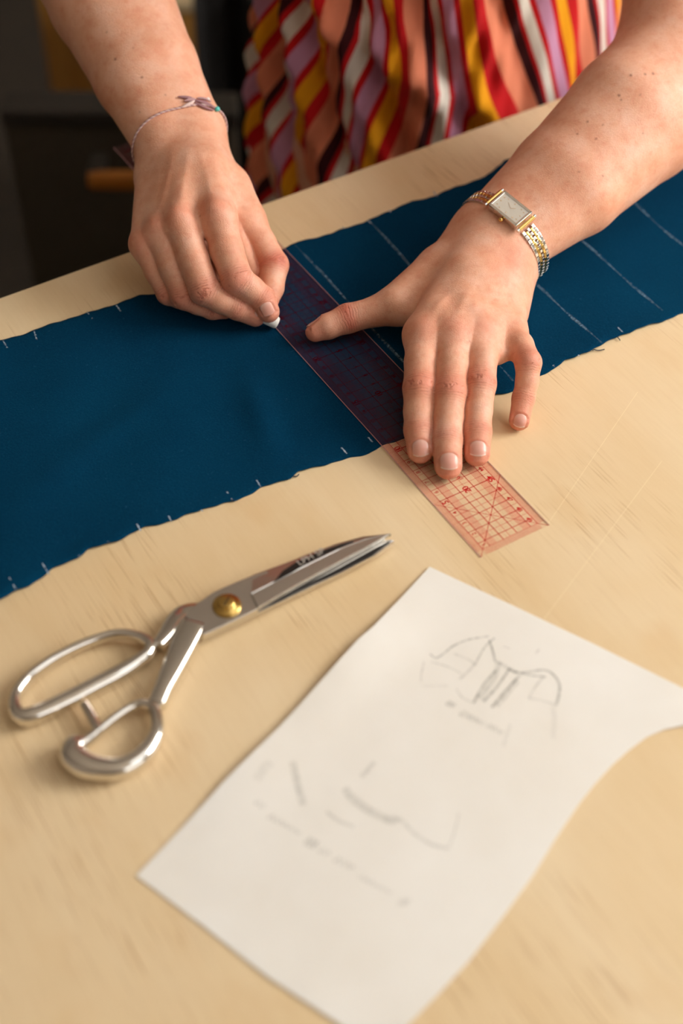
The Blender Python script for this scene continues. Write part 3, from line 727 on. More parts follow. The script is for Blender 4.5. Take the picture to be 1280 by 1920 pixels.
# ---------------------------------------------------------------- her left hand, spread flat on the ruler
LA = Arm()
L_wr, L_wu = at(915, 425, 4.3), at(955, 466, 3.9)                  # radius / ulna side of the wrist, under the watch
L_fr, L_fu = at(1166, 200, 8.6), at(1216, 246, 7.0)
L_el = at(1285, 128, 9.2); L_el2 = at(1262, 95, 9.6)
L_sh = np.array([45.0, 42.5, 35.0])
L_um = L_el2*0.45+L_sh*0.55
LA.body = [
 ([(L_wr, 2.05), (at(1035, 320, 6.2), 2.75), (L_fr, 3.65), (L_el2, 3.7)], 1.2),
 ([(L_wu, 2.0), (at(1085, 365, 5.6), 2.8), (L_fu, 3.5), (L_el, 3.7)], 2.4),
 ([(L_el2, 3.8), (L_um, 4.3), (L_sh, 5.2)], 1.6),
 ([(at(905, 440, 4.2), 1.95), (at(862, 520, 3.7), 1.55), JP(793, 628, 3.35, 1.22)], 1.1),
 ([(at(925, 450, 4.3), 1.9), (at(885, 525, 4.0), 1.5), JP(851, 625, 3.65, 1.18)], 0.9),
 ([(at(945, 462, 4.1), 1.9), (at(918, 530, 3.7), 1.45), JP(906, 622, 3.35, 1.12)], 0.9),
 ([(at(958, 475, 3.6), 1.9), (at(948, 540, 3.1), 1.42), JP(956, 618, 2.75, 1.05)], 0.9),
 ([(at(925, 470, 2.9), 1.7), (at(860, 575, 1.9), 1.2), (at(850, 630, 2.2), 0.9)], 1.0),      # palm pad
 ([(at(965, 510, 2.2), 1.5), (at(955, 590, 1.9), 1.2)], 1.0),                                 # heel below the little finger
 ([(at(890, 440, 3.4), 1.6), (at(826, 505, 2.9), 1.5), (at(745, 572, 2.3), 1.15)], 1.2),      # ball of the thumb
 ([(at(835, 540, 2.9), 0.9), (at(775, 590, 2.4), 0.55)], 1.2),                                # web
 ([(at(822, 600, 3.85), 1.05), (at(820, 648, 3.30), 0.86)], 1.0), ([(at(879, 598, 3.85), 1.05), (at(884, 652, 3.30), 0.86)], 1.0), ([(at(930, 604, 3.3), 0.95), (at(934, 664, 2.7), 0.68)], 0.8),   # webs between the fingers
]
LA.fingers = dict(
 index=[JP(793,628,3.35,1.16), JP(790,680,3.15,1.08), JP(787,728,2.75,1.06), JP(785,772,2.0,0.94), JP(785,806,1.45,0.93), JP(788,844,0.98,0.84)],
 middle=[JP(851,625,3.65,1.12), JP(847,685,3.30,1.04), JP(843,735,2.80,1.04), JP(840,782,2.0,0.94), JP(838,826,1.45,0.94), JP(840,873,0.98,0.86)],
 ring=[JP(906,622,3.35,1.06), JP(903,675,3.15,0.98), JP(900,720,2.75,1.00), JP(896,768,2.0,0.89), JP(894,810,1.40,0.90), JP(894,850,0.96,0.82)],
 pinky=[JP(956,618,2.75,0.95), JP(975,648,3.0,0.86), JP(990,680,3.0,0.84), JP(988,715,2.2,0.72), JP(981,747,1.45,0.72), JP(973,788,0.72,0.66)],
 thumb=[JP(826,510,2.9,1.3), JP(742,572,2.25,1.10), JP(700,585,1.9,0.98), JP(652,597,1.55,0.98), JP(615,612,1.25,0.84), JP(591,622,1.0,0.68)])
LA.kf = dict(index=0.8, middle=0.8, ring=0.8, pinky=0.7, thumb=1.1)
LA.bumps = [(at(787,722,3.75), 0.55, 0.05), (at(843,728,3.8), 0.55, 0.05), (at(900,713,3.7), 0.5, 0.05), (at(994,672,3.8), 0.45, 0.04),
            (at(793,618,4.5), 0.7, 0.08), (at(853,616,4.8), 0.7, 0.09), (at(905,614,4.4), 0.7, 0.07), (at(980,492,5.2), 1.0, 0.14),
            (at(785,660,2.2), 0.5, -0.05)]
LA.grooves = [(at(900,480,6.2), at(852,605,4.8), 0.30, 0.05), (at(930,485,6.0), at(905,605,4.4), 0.28, 0.045), (at(880,485,6.0), at(797,610,4.6), 0.30, 0.045),]
LN = dict(index=(788,841,1.28,1.22), middle=(842,865,1.42,1.20), ring=(896,841,1.30,1.10), pinky=(975,790,1.02,1.02))
L_nails = []
for k, (px, py, wd, ln) in LN.items():
    j = LA.fingers[k]; L_nails.append(Nail(LA, px, py, j[-1][0]-j[-2][0], wd, ln, k))
_tj = LA.fingers['thumb']
L_nails.append(Nail(LA, 590, 612, _tj[-1][0]-_tj[-2][0], 1.1, 1.3, 'thumb', point=_tj[-1][0]-(_tj[-1][0]-_tj[-2][0])*0.15, dirn=(0.05, 0.80, 0.60)))
LA.nails = L_nails

# ---------------------------------------------------------------- her right hand, pinching the chalk
RA = Arm()
R_wu, R_wr = at(308, 272, 6.8), at(366, 246, 6.8)
R_fu, R_fr = at(182, 8, 11.6), at(232, -14, 11.9)
R_eu = np.array([1.5, 61.0, 14.0]); R_er = np.array([4.2, 60.0, 14.6])
R_sh = np.array([13.0, 53.0, 38.0])
RA.body = [
 ([(R_wu, 2.05), (at(250, 150, 9.0), 2.75), (R_fu, 3.45), (R_eu, 3.7)], 1.2),
 ([(R_wr, 2.05), (at(298, 125, 9.3), 2.75), (R_fr, 3.45), (R_er, 3.7)], 2.2),
 ([(R_er, 3.8), ((R_er+R_sh)/2, 4.4), (R_sh, 5.2)], 1.6),
 ([(R_wr, 1.9), (at(385, 320, 6.7), 1.6), JP(408, 408, 6.1, 1.22)], 1.0),
 ([(at(350, 255, 6.8), 1.9), (at(352, 320, 6.7), 1.55), JP(340, 420, 5.85, 1.18)], 0.8),
 ([(at(325, 265, 6.7), 1.9), (at(322, 325, 6.2), 1.5), JP(302, 436, 5.1, 1.10)], 0.8),
 ([(R_wu, 1.9), (at(293, 330, 5.5), 1.45), JP(272, 458, 4.2, 1.02)], 0.8),
 ([(at(375, 285, 5.6), 1.8), (at(425, 355, 5.1), 1.5), (at(462, 412, 4.3), 1.12)], 1.0),     # ball of the thumb
 ([(at(330, 330, 4.6), 1.6), (at(330, 420, 3.9), 1.5)], 1.0),                                 # palm
 ([(at(425, 380, 5.4), 0.9), (at(455, 420, 4.4), 0.7)], 0.9),
]
RA.fingers = dict(
 index=[JP(408,408,6.1,1.18), JP(425,470,4.75,1.12), JP(445,525,3.55,1.06), JP(470,543,2.9,0.93), JP(491,560,2.3,0.88), JP(503,584,1.72,0.76)],
 middle=[JP(340,420,5.85,1.14), JP(362,486,4.4,1.05), JP(384,544,2.9,1.04), JP(414,562,2.3,0.90), JP(445,576,1.75,0.86), JP(478,592,1.10,0.74)],
 ring=[JP(302,436,5.1,1.06), JP(325,500,3.6,0.98), JP(346,554,2.05,0.96), JP(372,566,1.55,0.86), JP(398,576,1.2,0.82), JP(420,578,1.0,0.74)],
 pinky=[JP(272,458,4.2,0.98), JP(294,508,2.9,0.86), JP(316,549,1.75,0.83), JP(338,558,1.3,0.74), JP(360,562,1.05,0.72), JP(382,562,0.9,0.66)],
 thumb=[JP(425,355,5.1,1.4), JP(463,412,4.3,1.08), JP(490,455,3.5,0.98), JP(514,497,2.65,0.98), JP(508,540,1.9,0.86), JP(499,574,1.30,0.70)])
RA.fingers['fill'] = [(at(400,500,2.6), 1.3), (at(350,470,2.8), 1.3), (at(330,505,1.9), 1.0)]
RA.fingers['fill_web'] = [(at(438,430,4.2), 0.95), (at(456,470,3.2), 0.85), (at(478,512,2.2), 0.62)]
RA.kf = dict(fill=0.1, fill_web=0.5, index=0.7, middle=0.7, ring=0.6, pinky=0.6, thumb=1.0)
RA.bumps = [(at(403,385,7.4), 0.85, 0.22), (at(332,400,7.0), 0.8, 0.24), (at(290,418,6.2), 0.75, 0.18), (at(258,446,5.2), 0.8, 0.10),
            (at(440,540,4.4), 0.5, 0.05), (at(376,556,3.7), 0.5, 0.06), (at(522,495,3.4), 0.5, 0.04),
            (at(370,392,7.0), 0.6, -0.17), (at(310,412,6.4), 0.55, -0.14), (at(385,455,5.7), 0.5, -0.08)]
RA.grooves = [(at(372,270,8.8), at(402,385,7.4), 0.32, 0.06), (at(352,275,8.7), at(335,400,7.0), 0.30, 0.07), (at(325,280,8.3), at(294,415,6.2), 0.30, 0.05),
              (at(372,400,6.9), at(388,455,5.6), 0.42, -0.10), (at(313,415,6.2), at(328,470,5.0), 0.40, -0.09), (at(282,430,5.4), at(295,480,4.2), 0.38, -0.08)]
_ri = RA.fingers['index']; _rm = RA.fingers['middle']
R_nails = [Nail(RA, 501, 580, _ri[-1][0]-_ri[-2][0], 1.0, 0.92, 'index', rim=0.1), Nail(RA, 486, 590, _rm[-1][0]-_rm[-2][0], 0.8, 0.9, 'middle', rim=0.1)]
RA.nails = R_nails

# ---------------------------------------------------------------- skin
M_skin = mat('skin', srgb(222, 172, 146), 0.46, spec=0.35)
n = NT(M_skin); co = n.coord()
mott = n.noise(co, 55, 4, 0.6)
base = n.ramp(mott, [(0.3, srgb(220, 156, 124)), (0.52, srgb(228, 172, 142)), (0.72, srgb(233, 186, 160))])
red = n.attr('redness').outputs['Fac']
base = n.mixc(n.math('MULTIPLY', red, 0.62, clamp=True), base, srgb(205, 112, 90))
mole = n.attr('mole').outputs['Fac']
base = n.mixc(n.math('MULTIPLY', mole, 0.8, clamp=True), base, srgb(120, 62, 42))
mid = n.noise(co, 190, 4, 0.65)
base = n.mixc(n.math('MULTIPLY', n.ramp(mid, [(0.48, (0,)*3), (0.72, (1,)*3)]), 0.35), base, srgb(206, 124, 98))
fine = n.noise(co, 700, 2, 0.6)
base = n.mixc(n.math('MULTIPLY', n.ramp(fine, [(0.40, (1,)*3), (0.6, (0,)*3)]), 0.10), base, srgb(196, 128, 98))
ax = n.attr('axial').outputs['Fac']; wm = n.attr('wrinkle').outputs['Fac']
warp = n.math('MULTIPLY', n.math('SUBTRACT', n.noise(co, 160, 2), 0.5), 0.35)
comb = n.new('ShaderNodeCombineXYZ'); n.l.new(n.math('ADD', ax, warp), comb.inputs[0])
wr = n.math('SINE', n.math('MULTIPLY', n.math('ADD', ax, n.math('MULTIPLY', warp, 0.8)), 36.0))
wbrk = n.ramp(n.noise(co, 260, 2), [(0.40, (0.1,)*3), (0.58, (1,)*3)])
wl = n.math('MULTIPLY', n.math('MULTIPLY', n.ramp(n.math('MULTIPLY_ADD', wr, 0.5, 0.5), [(0.62, (0,)*3), (0.95, (1,)*3)]), wbrk), wm)
base = n.mixc(n.math('MULTIPLY', wl, 0.50), base, srgb(170, 88, 66))
n.l.new(base, n.b.inputs['Base Color'])
bmp = n.bump(n.math('SUBTRACT', n.noise(co, 1100, 3, 0.65), n.math('MULTIPLY', wl, 2.0)), 0.40, 0.0008)
n.l.new(bmp, n.b.inputs['Normal'])
n.b.inputs['Subsurface Weight'].default_value = 0.22; n.b.inputs['Subsurface Radius'].default_value = (1.0, 0.35, 0.2)
n.b.inputs['Subsurface Scale'].default_value = 0.004
M_nail = mat('fingernail', srgb(226, 172, 156), 0.28, spec=0.5)
n = NT(M_nail); rim = n.attr('rim').outputs['Fac']; lun = n.attr('lunula').outputs['Fac']
c = n.mixc(rim, srgb(216, 154, 136), srgb(244, 230, 216)); c = n.mixc(n.math('MULTIPLY', lun, 0.3), c, srgb(240, 208, 194)); n.l.new(c, n.b.inputs['Base Color'])
n.b.inputs['Subsurface Weight'].default_value = 0.15; n.b.inputs['Subsurface Scale'].default_value = 0.002

def arm_mesh(A, lo, hi, h, moles):
    V, F = polygonize(lambda P: A.fast(P, lambda a, q: a.sdf(q)), lo, hi, h, A.sdf)
    V = A.fast(V, lambda a, q: a.project(q, 0.0, 1)).astype(float)
    N = len(V); red = np.zeros(N); axl = np.zeros(N); wr = np.zeros(N)
    G = A.fast(V, lambda a, q: a.grad(q)).astype(float)
    for name, J in A.fingers.items():
        if name.startswith('fill'): continue
        pts = np.array([j[0] for j in J])
        # arc-length position of the nearest point on this finger's axis
        best = np.full(N, 1e9); s_at = np.zeros(N); acc = 0; marks = [0]
        for i in range(len(pts)-1):
            ba = pts[i+1]-pts[i]; L = np.linalg.norm(ba); t = np.clip(((V-pts[i])@ba)/L**2, 0, 1)
            q = np.linalg.norm(V-pts[i]-t[:,None]*ba, axis=1)-(J[i][1]+(J[i+1][1]-J[i][1])*t)
            m = q < best; best[m] = q[m]; s_at[m] = acc+t[m]*L; acc += L; marks.append(acc)
        on = np.abs(best) < 0.25
        dors = np.clip(G@CR.T[:,2]*-1.0*1.2+0.1, 0, 1)
        pip = marks[2] if name != 'thumb' else marks[3]; dip = marks[4] if name != 'thumb' else marks[3]
        for jm, wd, amp in ((pip, 0.62, 1.0), (dip, 0.42, 0.75)):
            g = np.exp(-((s_at-jm)/wd)**2)*dors*on*amp
            up_ = g > wr; wr[up_] = g[up_]
        axl = np.where(on, s_at+{'index':0,'middle':7.3,'ring':15.1,'pinky':23.7,'thumb':31.9}[name], axl)
        red = np.maximum(red, on*(0.75*np.exp(-((s_at-pip)/0.7)**2)*dors+0.55*np.exp(-((s_at-dip)/0.55)**2)*dors+0.75*np.exp(-((s_at-acc-0.3)/1.0)**2)+0.14))
    for c, r, hgt in A.bumps[:8]:
        red = np.maximum(red, 0.55*np.exp(-((V-c)**2).sum(1)/(1.6*r)**2)*(hgt > 0.06))
    for nl in A.nails:
        u, v, hh = nl.local(V.astype(np.float32)); e = nl.edge(u, v)
        red = np.maximum(red, 0.95*np.exp(-((e+0.05)/0.14)**2)*(np.abs(hh) < 0.5))
    mo = np.zeros(N)
    for px, py, r in moles:
        c = A.trace(px, py); mo = np.maximum(mo, 1/(1+np.exp(np.minimum((np.linalg.norm(V-c, axis=1)-r)/0.02, 60))))
    return V, F, red, axl, wr, mo
LMOLES = [(1182,141,.09),(1209,139,.08),(1224,138,.09),(1160,179,.09),(1164,187,.06),(1200,178,.05),(1101,228,.08),(1082,251,.06),(1117,260,.07),(1130,234,.04),(1085,322,.05),(1130,330,.06),(1205,250,.04),(880,640,.04)]
RMOLES = [(216,111,.09),(266,145,.07),(262,210,.05),(310,178,.06),(250,90,.04),(200,60,.05),(375,405,.05)]
Lv = arm_mesh(LA, (-1.0, 4.5, -0.4), (42.5, 33.5, 17), 0.092, LMOLES)
Rv = arm_mesh(RA, (-9.5, 22.0, -0.4), (8.5, 57, 18), 0.098, RMOLES)
# ---------------------------------------------------------------- trunk, neck, head and legs (hidden by the frame edge, the table and the dress)
TC = np.array([36.8, 55.0])
def trunk(P):
    P = np.asarray(P, np.float32)
    X0, Y0 = TC
    spine = [((X0, Y0+3, -8), 11.5), ((X0, Y0+1, 8), 9.5), ((X0, Y0-3, 26), 11.0), ((X0, Y0-6, 38), 8.0)]
    d = chain(P, [(np.array(a), r) for a, r in spine], 3)
    for s in (-1, 1):
        d = smin(d, chain(P, [(np.array((X0+s*5.5, Y0+3, -10)), 10.5), (np.array((X0+s*5.5, Y0, 26)), 8.5), (np.array((X0+s*9, Y0-5, 36)), 7)], 3), 6)
        d = smin(d, rcone(P, (X0+s*8.5, Y0+3, -14), (X0+s*8, Y0+1, -47), 9.2, 5.6), 4)
        d = smin(d, rcone(P, (X0+s*8, Y0+1, -47), (X0+s*8, Y0+6, -80), 5.6, 3.6), 2)
        d = smin(d, rcone(P, (X0+s*8, Y0+6, -86), (X0+s*9, Y0-9, -87), 3.6, 2.6), 2)
    for A_ in (LA, RA):                                          # the upper arms, tucked a little inside the forearm skin
        for pts, k in A_.body[:3]: d = np.minimum(d, chain(P, pts[-3:], 0.6)+0.12)
    d = smin(d, rcone(P, L_sh, (X0+8, Y0-6, 39), 5.6, 6.0), 4); d = smin(d, rcone(P, R_sh, (X0-8, Y0-5, 39), 5.6, 6.0), 4)
    d = smin(d, rcone(P, (X0, Y0-7, 42), (X0, Y0-12, 54), 5.2, 5.0), 3)
    d = smin(d, smin(rcone(P, (X0, Y0-15, 62), (X0, Y0-13, 66), 8.0, 8.6), rcone(P, (X0, Y0-20, 56), (X0, Y0-18, 62), 4.2, 6.0), 4), 2.5)
    d = smin(d, rcone(P, (X0, Y0-25.2, 60.5), (X0, Y0-24.2, 64), 1.3, 0.8), 1.2)
    return d
Tv, Tf = polygonize(trunk, (-4, 18, -90.0), (62, 78, 78), 1.1)
VV = []; FF = []; off = 0; at_ = {'redness': [], 'axial': [], 'wrinkle': [], 'mole': []}
for (V, F, r, a, wr_, mo) in (Lv, Rv):
    VV.append(V); FF.append(F+off); off += len(V)
    for k, q in (('redness', r), ('axial', a), ('wrinkle', wr_), ('mole', mo)): at_[k].append(q)
VV.append(Tv); FF.append(Tf+off)
for k in at_: at_[k] = np.concatenate(at_[k]+[np.zeros(len(Tv))])
VV = w(np.vstack(VV)); FF = np.vstack(FF)
me = bpy.data.meshes.new('body'); me.vertices.add(len(VV)); me.vertices.foreach_set('co', VV.astype(np.float32).ravel())
me.loops.add(FF.size); me.loops.foreach_set('vertex_index', FF.astype(np.int32).ravel())
me.polygons.add(len(FF)); me.polygons.foreach_set('loop_start', np.arange(0, FF.size, 4, dtype=np.int32))
me.update(calc_edges=True); me.validate()
for k, q in at_.items():
    A_ = me.attributes.new(k, 'FLOAT', 'POINT'); A_.data.foreach_set('value', q.astype(np.float32))
person = empty('person', (TC[0]/100, TC[1]/100, 0))
tag(person, 'person in a striped dress leaning over the table, marking cloth with chalk', 'person')
body = link('body', me, M_skin, person, True)
def build_nail(A, nl):
    NU, NV = 15, 19; V = []; F = []; rim = []; lun = []
    A0 = A; A = Arm(); A.body = [([(np.array([0., 0, 300]), 1.0), (np.array([0., 0, 302]), 1.0)], 0.5)]; A.fingers = {nl.name: A0.fingers[nl.name]}
    g = []
    for j in range(NV):
        for i in range(NU):
            u = -1+2*i/(NU-1); u = math.sin(u*math.pi/2)
            v0 = -(0.45+0.55*math.sqrt(max(0, 1-u*u)))*nl.l; v1 = nl.l*(1.0-0.22*u*u)
            t = j/(NV-1); v = v0+(v1-v0)*t
            g.append(nl.c+nl.b*u*nl.w*0.985+nl.a*v); rim.append(nl.rim/(1+math.exp(-(v-(v1-0.055))/0.010))); lun.append(math.exp(-((v-v0)/0.22)**2))
    g = np.array(g)
    P = A.project(g, 0.0, 4).astype(float); G = A.grad(P).astype(float)
    tt = np.repeat(np.linspace(0, 1, NV), NU)
    top = P+G*(-0.012+0.03*np.clip((tt-0.8)/0.2, 0, 1))[:,None]; bot = top-G*0.04
    k = NU*NV; V = w(np.vstack([top, bot]))
    for j in range(NV-1):
        for i in range(NU-1):
            a = j*NU+i; F.append((a, a+1, a+NU+1, a+NU)); F.append((a+k, a+NU+k, a+NU+1+k, a+1+k))
    for i in range(NU-1):
        a = (NV-1)*NU+i; F.append((a, a+1, a+1+k, a+k)); F.append((i, i+k, i+1+k, i+1))
    for j in range(NV-1):
        a = j*NU; F.append((a, a+NU, a+NU+k, a+k)); a += NU-1; F.append((a, a+k, a+NU+k, a+NU))
    o = mesh('fingernail', V, F, M_nail, person, True)
    bm = bmesh.new(); bm.from_mesh(o.data); bmesh.ops.recalc_face_normals(bm, faces=bm.faces); bm.to_mesh(o.data); bm.free()
    for nm, q in (('rim', rim), ('lunula', lun)):
        a = o.data.attributes.new(nm, 'FLOAT', 'POINT'); a.data.foreach_set('value', q+q)
for nl in L_nails: build_nail(LA, nl)
for nl in R_nails: build_nail(RA, nl)

# ---------------------------------------------------------------- striped dress
M_dress = mat('striped_cotton', (0.7, 0.3, 0.2), 0.8, spec=0.2)
n = NT(M_dress); u = n.attr('stripe').outputs['Fac']
fr_ = n.math('FRACT', n.math('DIVIDE', u, 7.3))
peach, dark, redc, white, lil, yel = srgb(226, 134, 100), srgb(58, 10, 16), srgb(196, 14, 20), srgb(228, 220, 206), srgb(206, 150, 182), srgb(236, 160, 10)
st = [(0.0, dark), (0.095, redc), (0.14, white), (0.265, redc), (0.335, lil), (0.475, redc), (0.545, yel), (0.675, redc), (0.795, peach)]
c = n.ramp(fr_, st, 'CONSTANT'); co = n.coord()
weave = n.noise(n.mapping(co, (1, 1, 1)), 900, 2)
c = n.mixc(0.12, c, n.ramp(weave, [(0.3, (0.2, 0.2, 0.2)), (0.7, (1, 1, 1))]), 'MULTIPLY')
n.l.new(c, n.b.inputs['Base Color']); n.l.new(n.bump(n.noise(co, 25, 3), 0.25, 0.004), n.b.inputs['Normal'])
n.b.inputs['Sheen Weight'].default_value = 0.05
NA, NZ = 420, 150
zs = np.linspace(-52, 37, NZ); th = np.linspace(0, 2*math.pi, NA, endpoint=False)
V = np.zeros((NZ, NA, 3)); U = np.zeros((NZ, NA))
for i, z in enumerate(zs):
    cy = TC[1] + np.interp(z, [-52, -8, 8, 26, 37], [2, 3, 1, -3, -6]); cx = TC[0]
    a = np.interp(z, [-52, -12, 0, 8, 16, 27, 33, 37], [19, 18.0, 17.6, 17.2, 17.8, 19.5, 19.5, 16]); b = np.interp(z, [-52, -12, 0, 8, 16, 27, 33, 37], [19, 15.2, 13.6, 12.6, 12.8, 13.8, 11, 7.5])
    x0 = a*np.cos(th); y0 = b*np.sin(th)
    # folds: vertical on the right of the front, a diagonal swag on the left of the front
    ang = (th-1.5*math.pi+math.pi) % (2*math.pi)-math.pi               # 0 at the front centre, negative = her right side
    s = ang*16.0
    left = 1/(1+np.exp((s+3.0)/1.3))                                   # weight of the bunched side
    ph = s*1.05+z*0.42
    fold = left*(0.85*np.sin(ph)+0.45*np.sin(1.9*ph+1.0+z*0.1)+0.25*np.sin(3.3*s-0.5*z)) + (1-left)*(0.26*np.sin(s*0.85+0.06*z)+0.14*np.sin(s*1.9+1+0.04*z))
    fold += 0.5*np.sin(s*0.6)*np.clip(-(z+6)/30, 0, 1)
    line = z-(6.5-0.62*(s+20.0))                                       # swag line falling to the right
    sw = left*np.exp(-(line/1.6)**2); fold += 1.1*sw
    rr = 1+fold/np.sqrt(x0**2+y0**2)
    V[i,:,0] = cx+x0*rr; V[i,:,1] = cy+y0*rr; V[i,:,2] = z
    shear = left*np.where(line > 0, 0.24*line, -0.14*line) + (1-left)*0.34*(z-4)
    # arc length along the fabric so stripes keep their width
    U[i] = s*1.02 + shear + 0.25*np.sin(s*0.7+z*0.22)
V[:,:,1] = np.where((V[:,:,2] > -6) & (V[:,:,2] < 2), np.maximum(V[:,:,1], edge_y(27)+0.9), V[:,:,1])
V[:,:,1] = np.where(V[:,:,2] <= 1.0, np.maximum(V[:,:,1], edge_y(27)+0.9+0.25*np.sin(V[:,:,0]*1.1)), V[:,:,1])
U += 2.2
F = []
for i in range(NZ-1):
    for k in range(NA):
        l = (k+1) % NA; F.append((i*NA+k, i*NA+l, (i+1)*NA+l, (i+1)*NA+k))
dress = mesh('dress', w(V.reshape(-1, 3)), F, M_dress, person, True)
dress['label'] = 'striped cotton dress in red, peach, yellow, lilac and white'
a_ = dress.data.attributes.new('stripe', 'FLOAT', 'POINT'); a_.data.foreach_set('value', U.ravel().astype(np.float32))
# sleeves and yoke
def sleeve(sh, toward, r0, r1):
    sh = np.asarray(sh); d = np.asarray(toward)-sh; L = 13.0; d = d/np.linalg.norm(d); inner = np.array([TC[0], TC[1]-5, 39.0])
    P = catmull([sh*0.35+inner*0.65, sh*0.75+inner*0.25, sh, sh+d*L*0.5, sh+d*L], 8); m = len(P)
    v, f = sweep(P, np.interp(np.linspace(0, 1, m), [0, .4, 1], [8.6, 7.4, r1]), np.interp(np.linspace(0, 1, m), [0, .4, 1], [8.0, 7.4, r1]), 48, up=(0.2, 1, 0.1), cap=False)
    o = mesh('sleeve', w(np.array(v)), f, M_dress, person, True)
    st_ = np.tile(np.arange(48)/48*39.6, m); q = o.data.attributes.new('stripe', 'FLOAT', 'POINT'); q.data.foreach_set('value', st_.astype(np.float32))
sleeve(L_sh, L_um, 7, 6.6); sleeve(R_sh, (R_er+R_sh)/2, 7, 6.6)
# ================================================================ wristwatch, bracelet, chalk
def loop_on(A, px3, iso, n=240, plane=None):
    """closed loop where a plane through three surface points cuts the arm, lifted by iso"""
    if plane: ctr, nn, e1 = plane; e1 = e1-nn*(e1@nn); e1 = e1/np.linalg.norm(e1)
    else:
        a, b, c = [A.trace(*p) for p in px3]
        nn = np.cross(b-a, c-a); nn /= np.linalg.norm(nn); g = A.grad(b[None])[0].astype(float)
        ctr = b-g*2.2; ctr = ctr-nn*((ctr-a)@nn); e1 = (c-a)/np.linalg.norm(c-a)
    e2 = np.cross(nn, e1)
    th = np.linspace(0, 2*math.pi, n, endpoint=False); D = np.cos(th)[:,None]*e1+np.sin(th)[:,None]*e2
    lo = np.zeros(n); hi = np.full(n, 6.5)
    for _ in range(26):
        m = (lo+hi)/2; s = A.sdf(ctr+D*m[:,None])-iso
        lo = np.where(s < 0, m, lo); hi = np.where(s < 0, hi, m)
    P = ctr+D*((lo+hi)/2)[:,None]
    return P, nn, ctr
def resample(P, step):
    Q = np.vstack([P, P[:1]]); s = np.concatenate([[0], np.cumsum(np.linalg.norm(np.diff(Q, axis=0), axis=1))])
    k = max(8, int(round(s[-1]/step))); t = np.linspace(0, s[-1], k, endpoint=False)
    return np.stack([np.interp(t, s, Q[:,i]) for i in range(3)], 1), s[-1]
M_gold = mat('gold_plate', (0.86, 0.58, 0.20), 0.18, 1.0); M_silv = mat('watch_steel', (0.80, 0.77, 0.72), 0.16, 1.0)
M_dial = mat('champagne_dial', srgb(205, 192, 168), 0.35, 0.35); M_crys = mat('watch_crystal', (1, 1, 1), 0.03)
b_ = NT(M_crys).b; b_.inputs['Alpha'].default_value = 0.14
face = LA.trace(955, 400)
_ax = (L_fr+L_fu)/2-(L_wr+L_wu)/2; _ax /= np.linalg.norm(_ax)
_ct = (L_wr+L_wu)/2; _ct = _ct+_ax*((face-_ct)@_ax)
P, axis, ctr = loop_on(LA, None, 0.10, plane=(_ct, _ax, face-_ct))
Q, L = resample(P, 0.34)
i0 = int(np.argmin(np.linalg.norm(Q-face, axis=1))); Q = np.roll(Q, -i0, axis=0)
watch = empty('wristwatch', w(ctr)); tag(watch, 'two-tone gold and steel wristwatch with rectangular face on her wrist', 'watch')
K = len(Q)
tang0 = Q[1]-Q[-1]; tang0 /= np.linalg.norm(tang0)
if (CR @ tang0)[0] < 0: Q = np.roll(Q[::-1], 1, axis=0); tang0 = -tang0          # +t runs to the lower right in the photo
nrm0 = np.cross(axis, tang0)
if nrm0 @ (Q[0]-ctr) < 0: axis = -axis; nrm0 = -nrm0
# linked strap pieces share two meshes
def piece_mesh(name, sx, sy, sz, m):
    bm = box_bm((0, 0, 0), (sx/100, sy/100, sz/100), 0.0004, seg=2); me = bpy.data.meshes.new(name); bm.to_mesh(me); bm.free(); me.materials.append(m)
    me.polygons.foreach_set('use_smooth', [False]*len(me.polygons)); return me
ms_o = piece_mesh('outer_link', 0.315, 0.235, 0.15, M_silv); ms_g = piece_mesh('gold_link', 0.33, 0.20, 0.16, M_gold); ms_s = piece_mesh('steel_link', 0.25, 0.20, 0.17, M_silv)
tot = L
def frame_at(s):
    i = (s/ L*K); k = int(math.floor(i)) % K; f_ = i-math.floor(i)
    p = Q[k]*(1-f_)+Q[(k+1) % K]*f_; t = Q[(k+1) % K]-Q[k]; t = t/np.linalg.norm(t); nn = np.cross(axis, t)
    if nn @ (p-ctr) < 0: nn = -nn
    return p, t, nn
def place(me, name, s, off):
    p, t, nn = frame_at(s); b = np.cross(nn, t); p = p+b*off
    o = bpy.data.objects.new(name, me); COL.objects.link(o)
    m = Matrix.Identity(4)
    for r in range(3): m[r][0], m[r][1], m[r][2] = t[r], b[r], nn[r]
    m.translation = Vector(w(p)); o.parent = watch; o.matrix_parent_inverse = Matrix.Translation(-watch.location); o.matrix_basis = m
    return o
half = 1.64; s = half+0.12; row = 0
while s < L-half-0.1:
    for c_, me_ in ((-2, ms_o), (-1, ms_g), (0, ms_s), (1, ms_g), (2, ms_o)):
        place(me_, me_.name, s+(0.17 if c_ in (-1, 1) else 0), c_*0.222)
    s += 0.345; row += 1
p0, t0, n0 = frame_at(0.0); b0 = np.cross(n0, t0)
t0 = frame_at(half*0.9)[0]-frame_at(L-half*0.9)[0]; t0 /= np.linalg.norm(t0); n0 = np.cross(t0, b0); n0 = n0 if n0@(p0-ctr) > 0 else -n0
b0 = np.cross(n0, t0)
fm = Matrix.Identity(4)
for r in range(3): fm[r][0], fm[r][1], fm[r][2] = t0[r], b0[r], n0[r]
fm = fm @ Matrix.Scale(1.18, 4); fm.translation = Vector(w(p0+n0*0.07))
def wpart(name, bm, m, parent=watch, smooth=False):
    bmesh.ops.transform(bm, matrix=fm, verts=bm.verts)
    return bm_obj(name, bm, m, parent, smooth)
bx = lambda c, sz, bev=0.0: box_bm(tuple(q/100 for q in c), tuple(q/100 for q in sz), bev/100)
wpart('case', bx((0, 0, 0.10), (2.15, 1.36, 0.42), 0.07), M_silv)
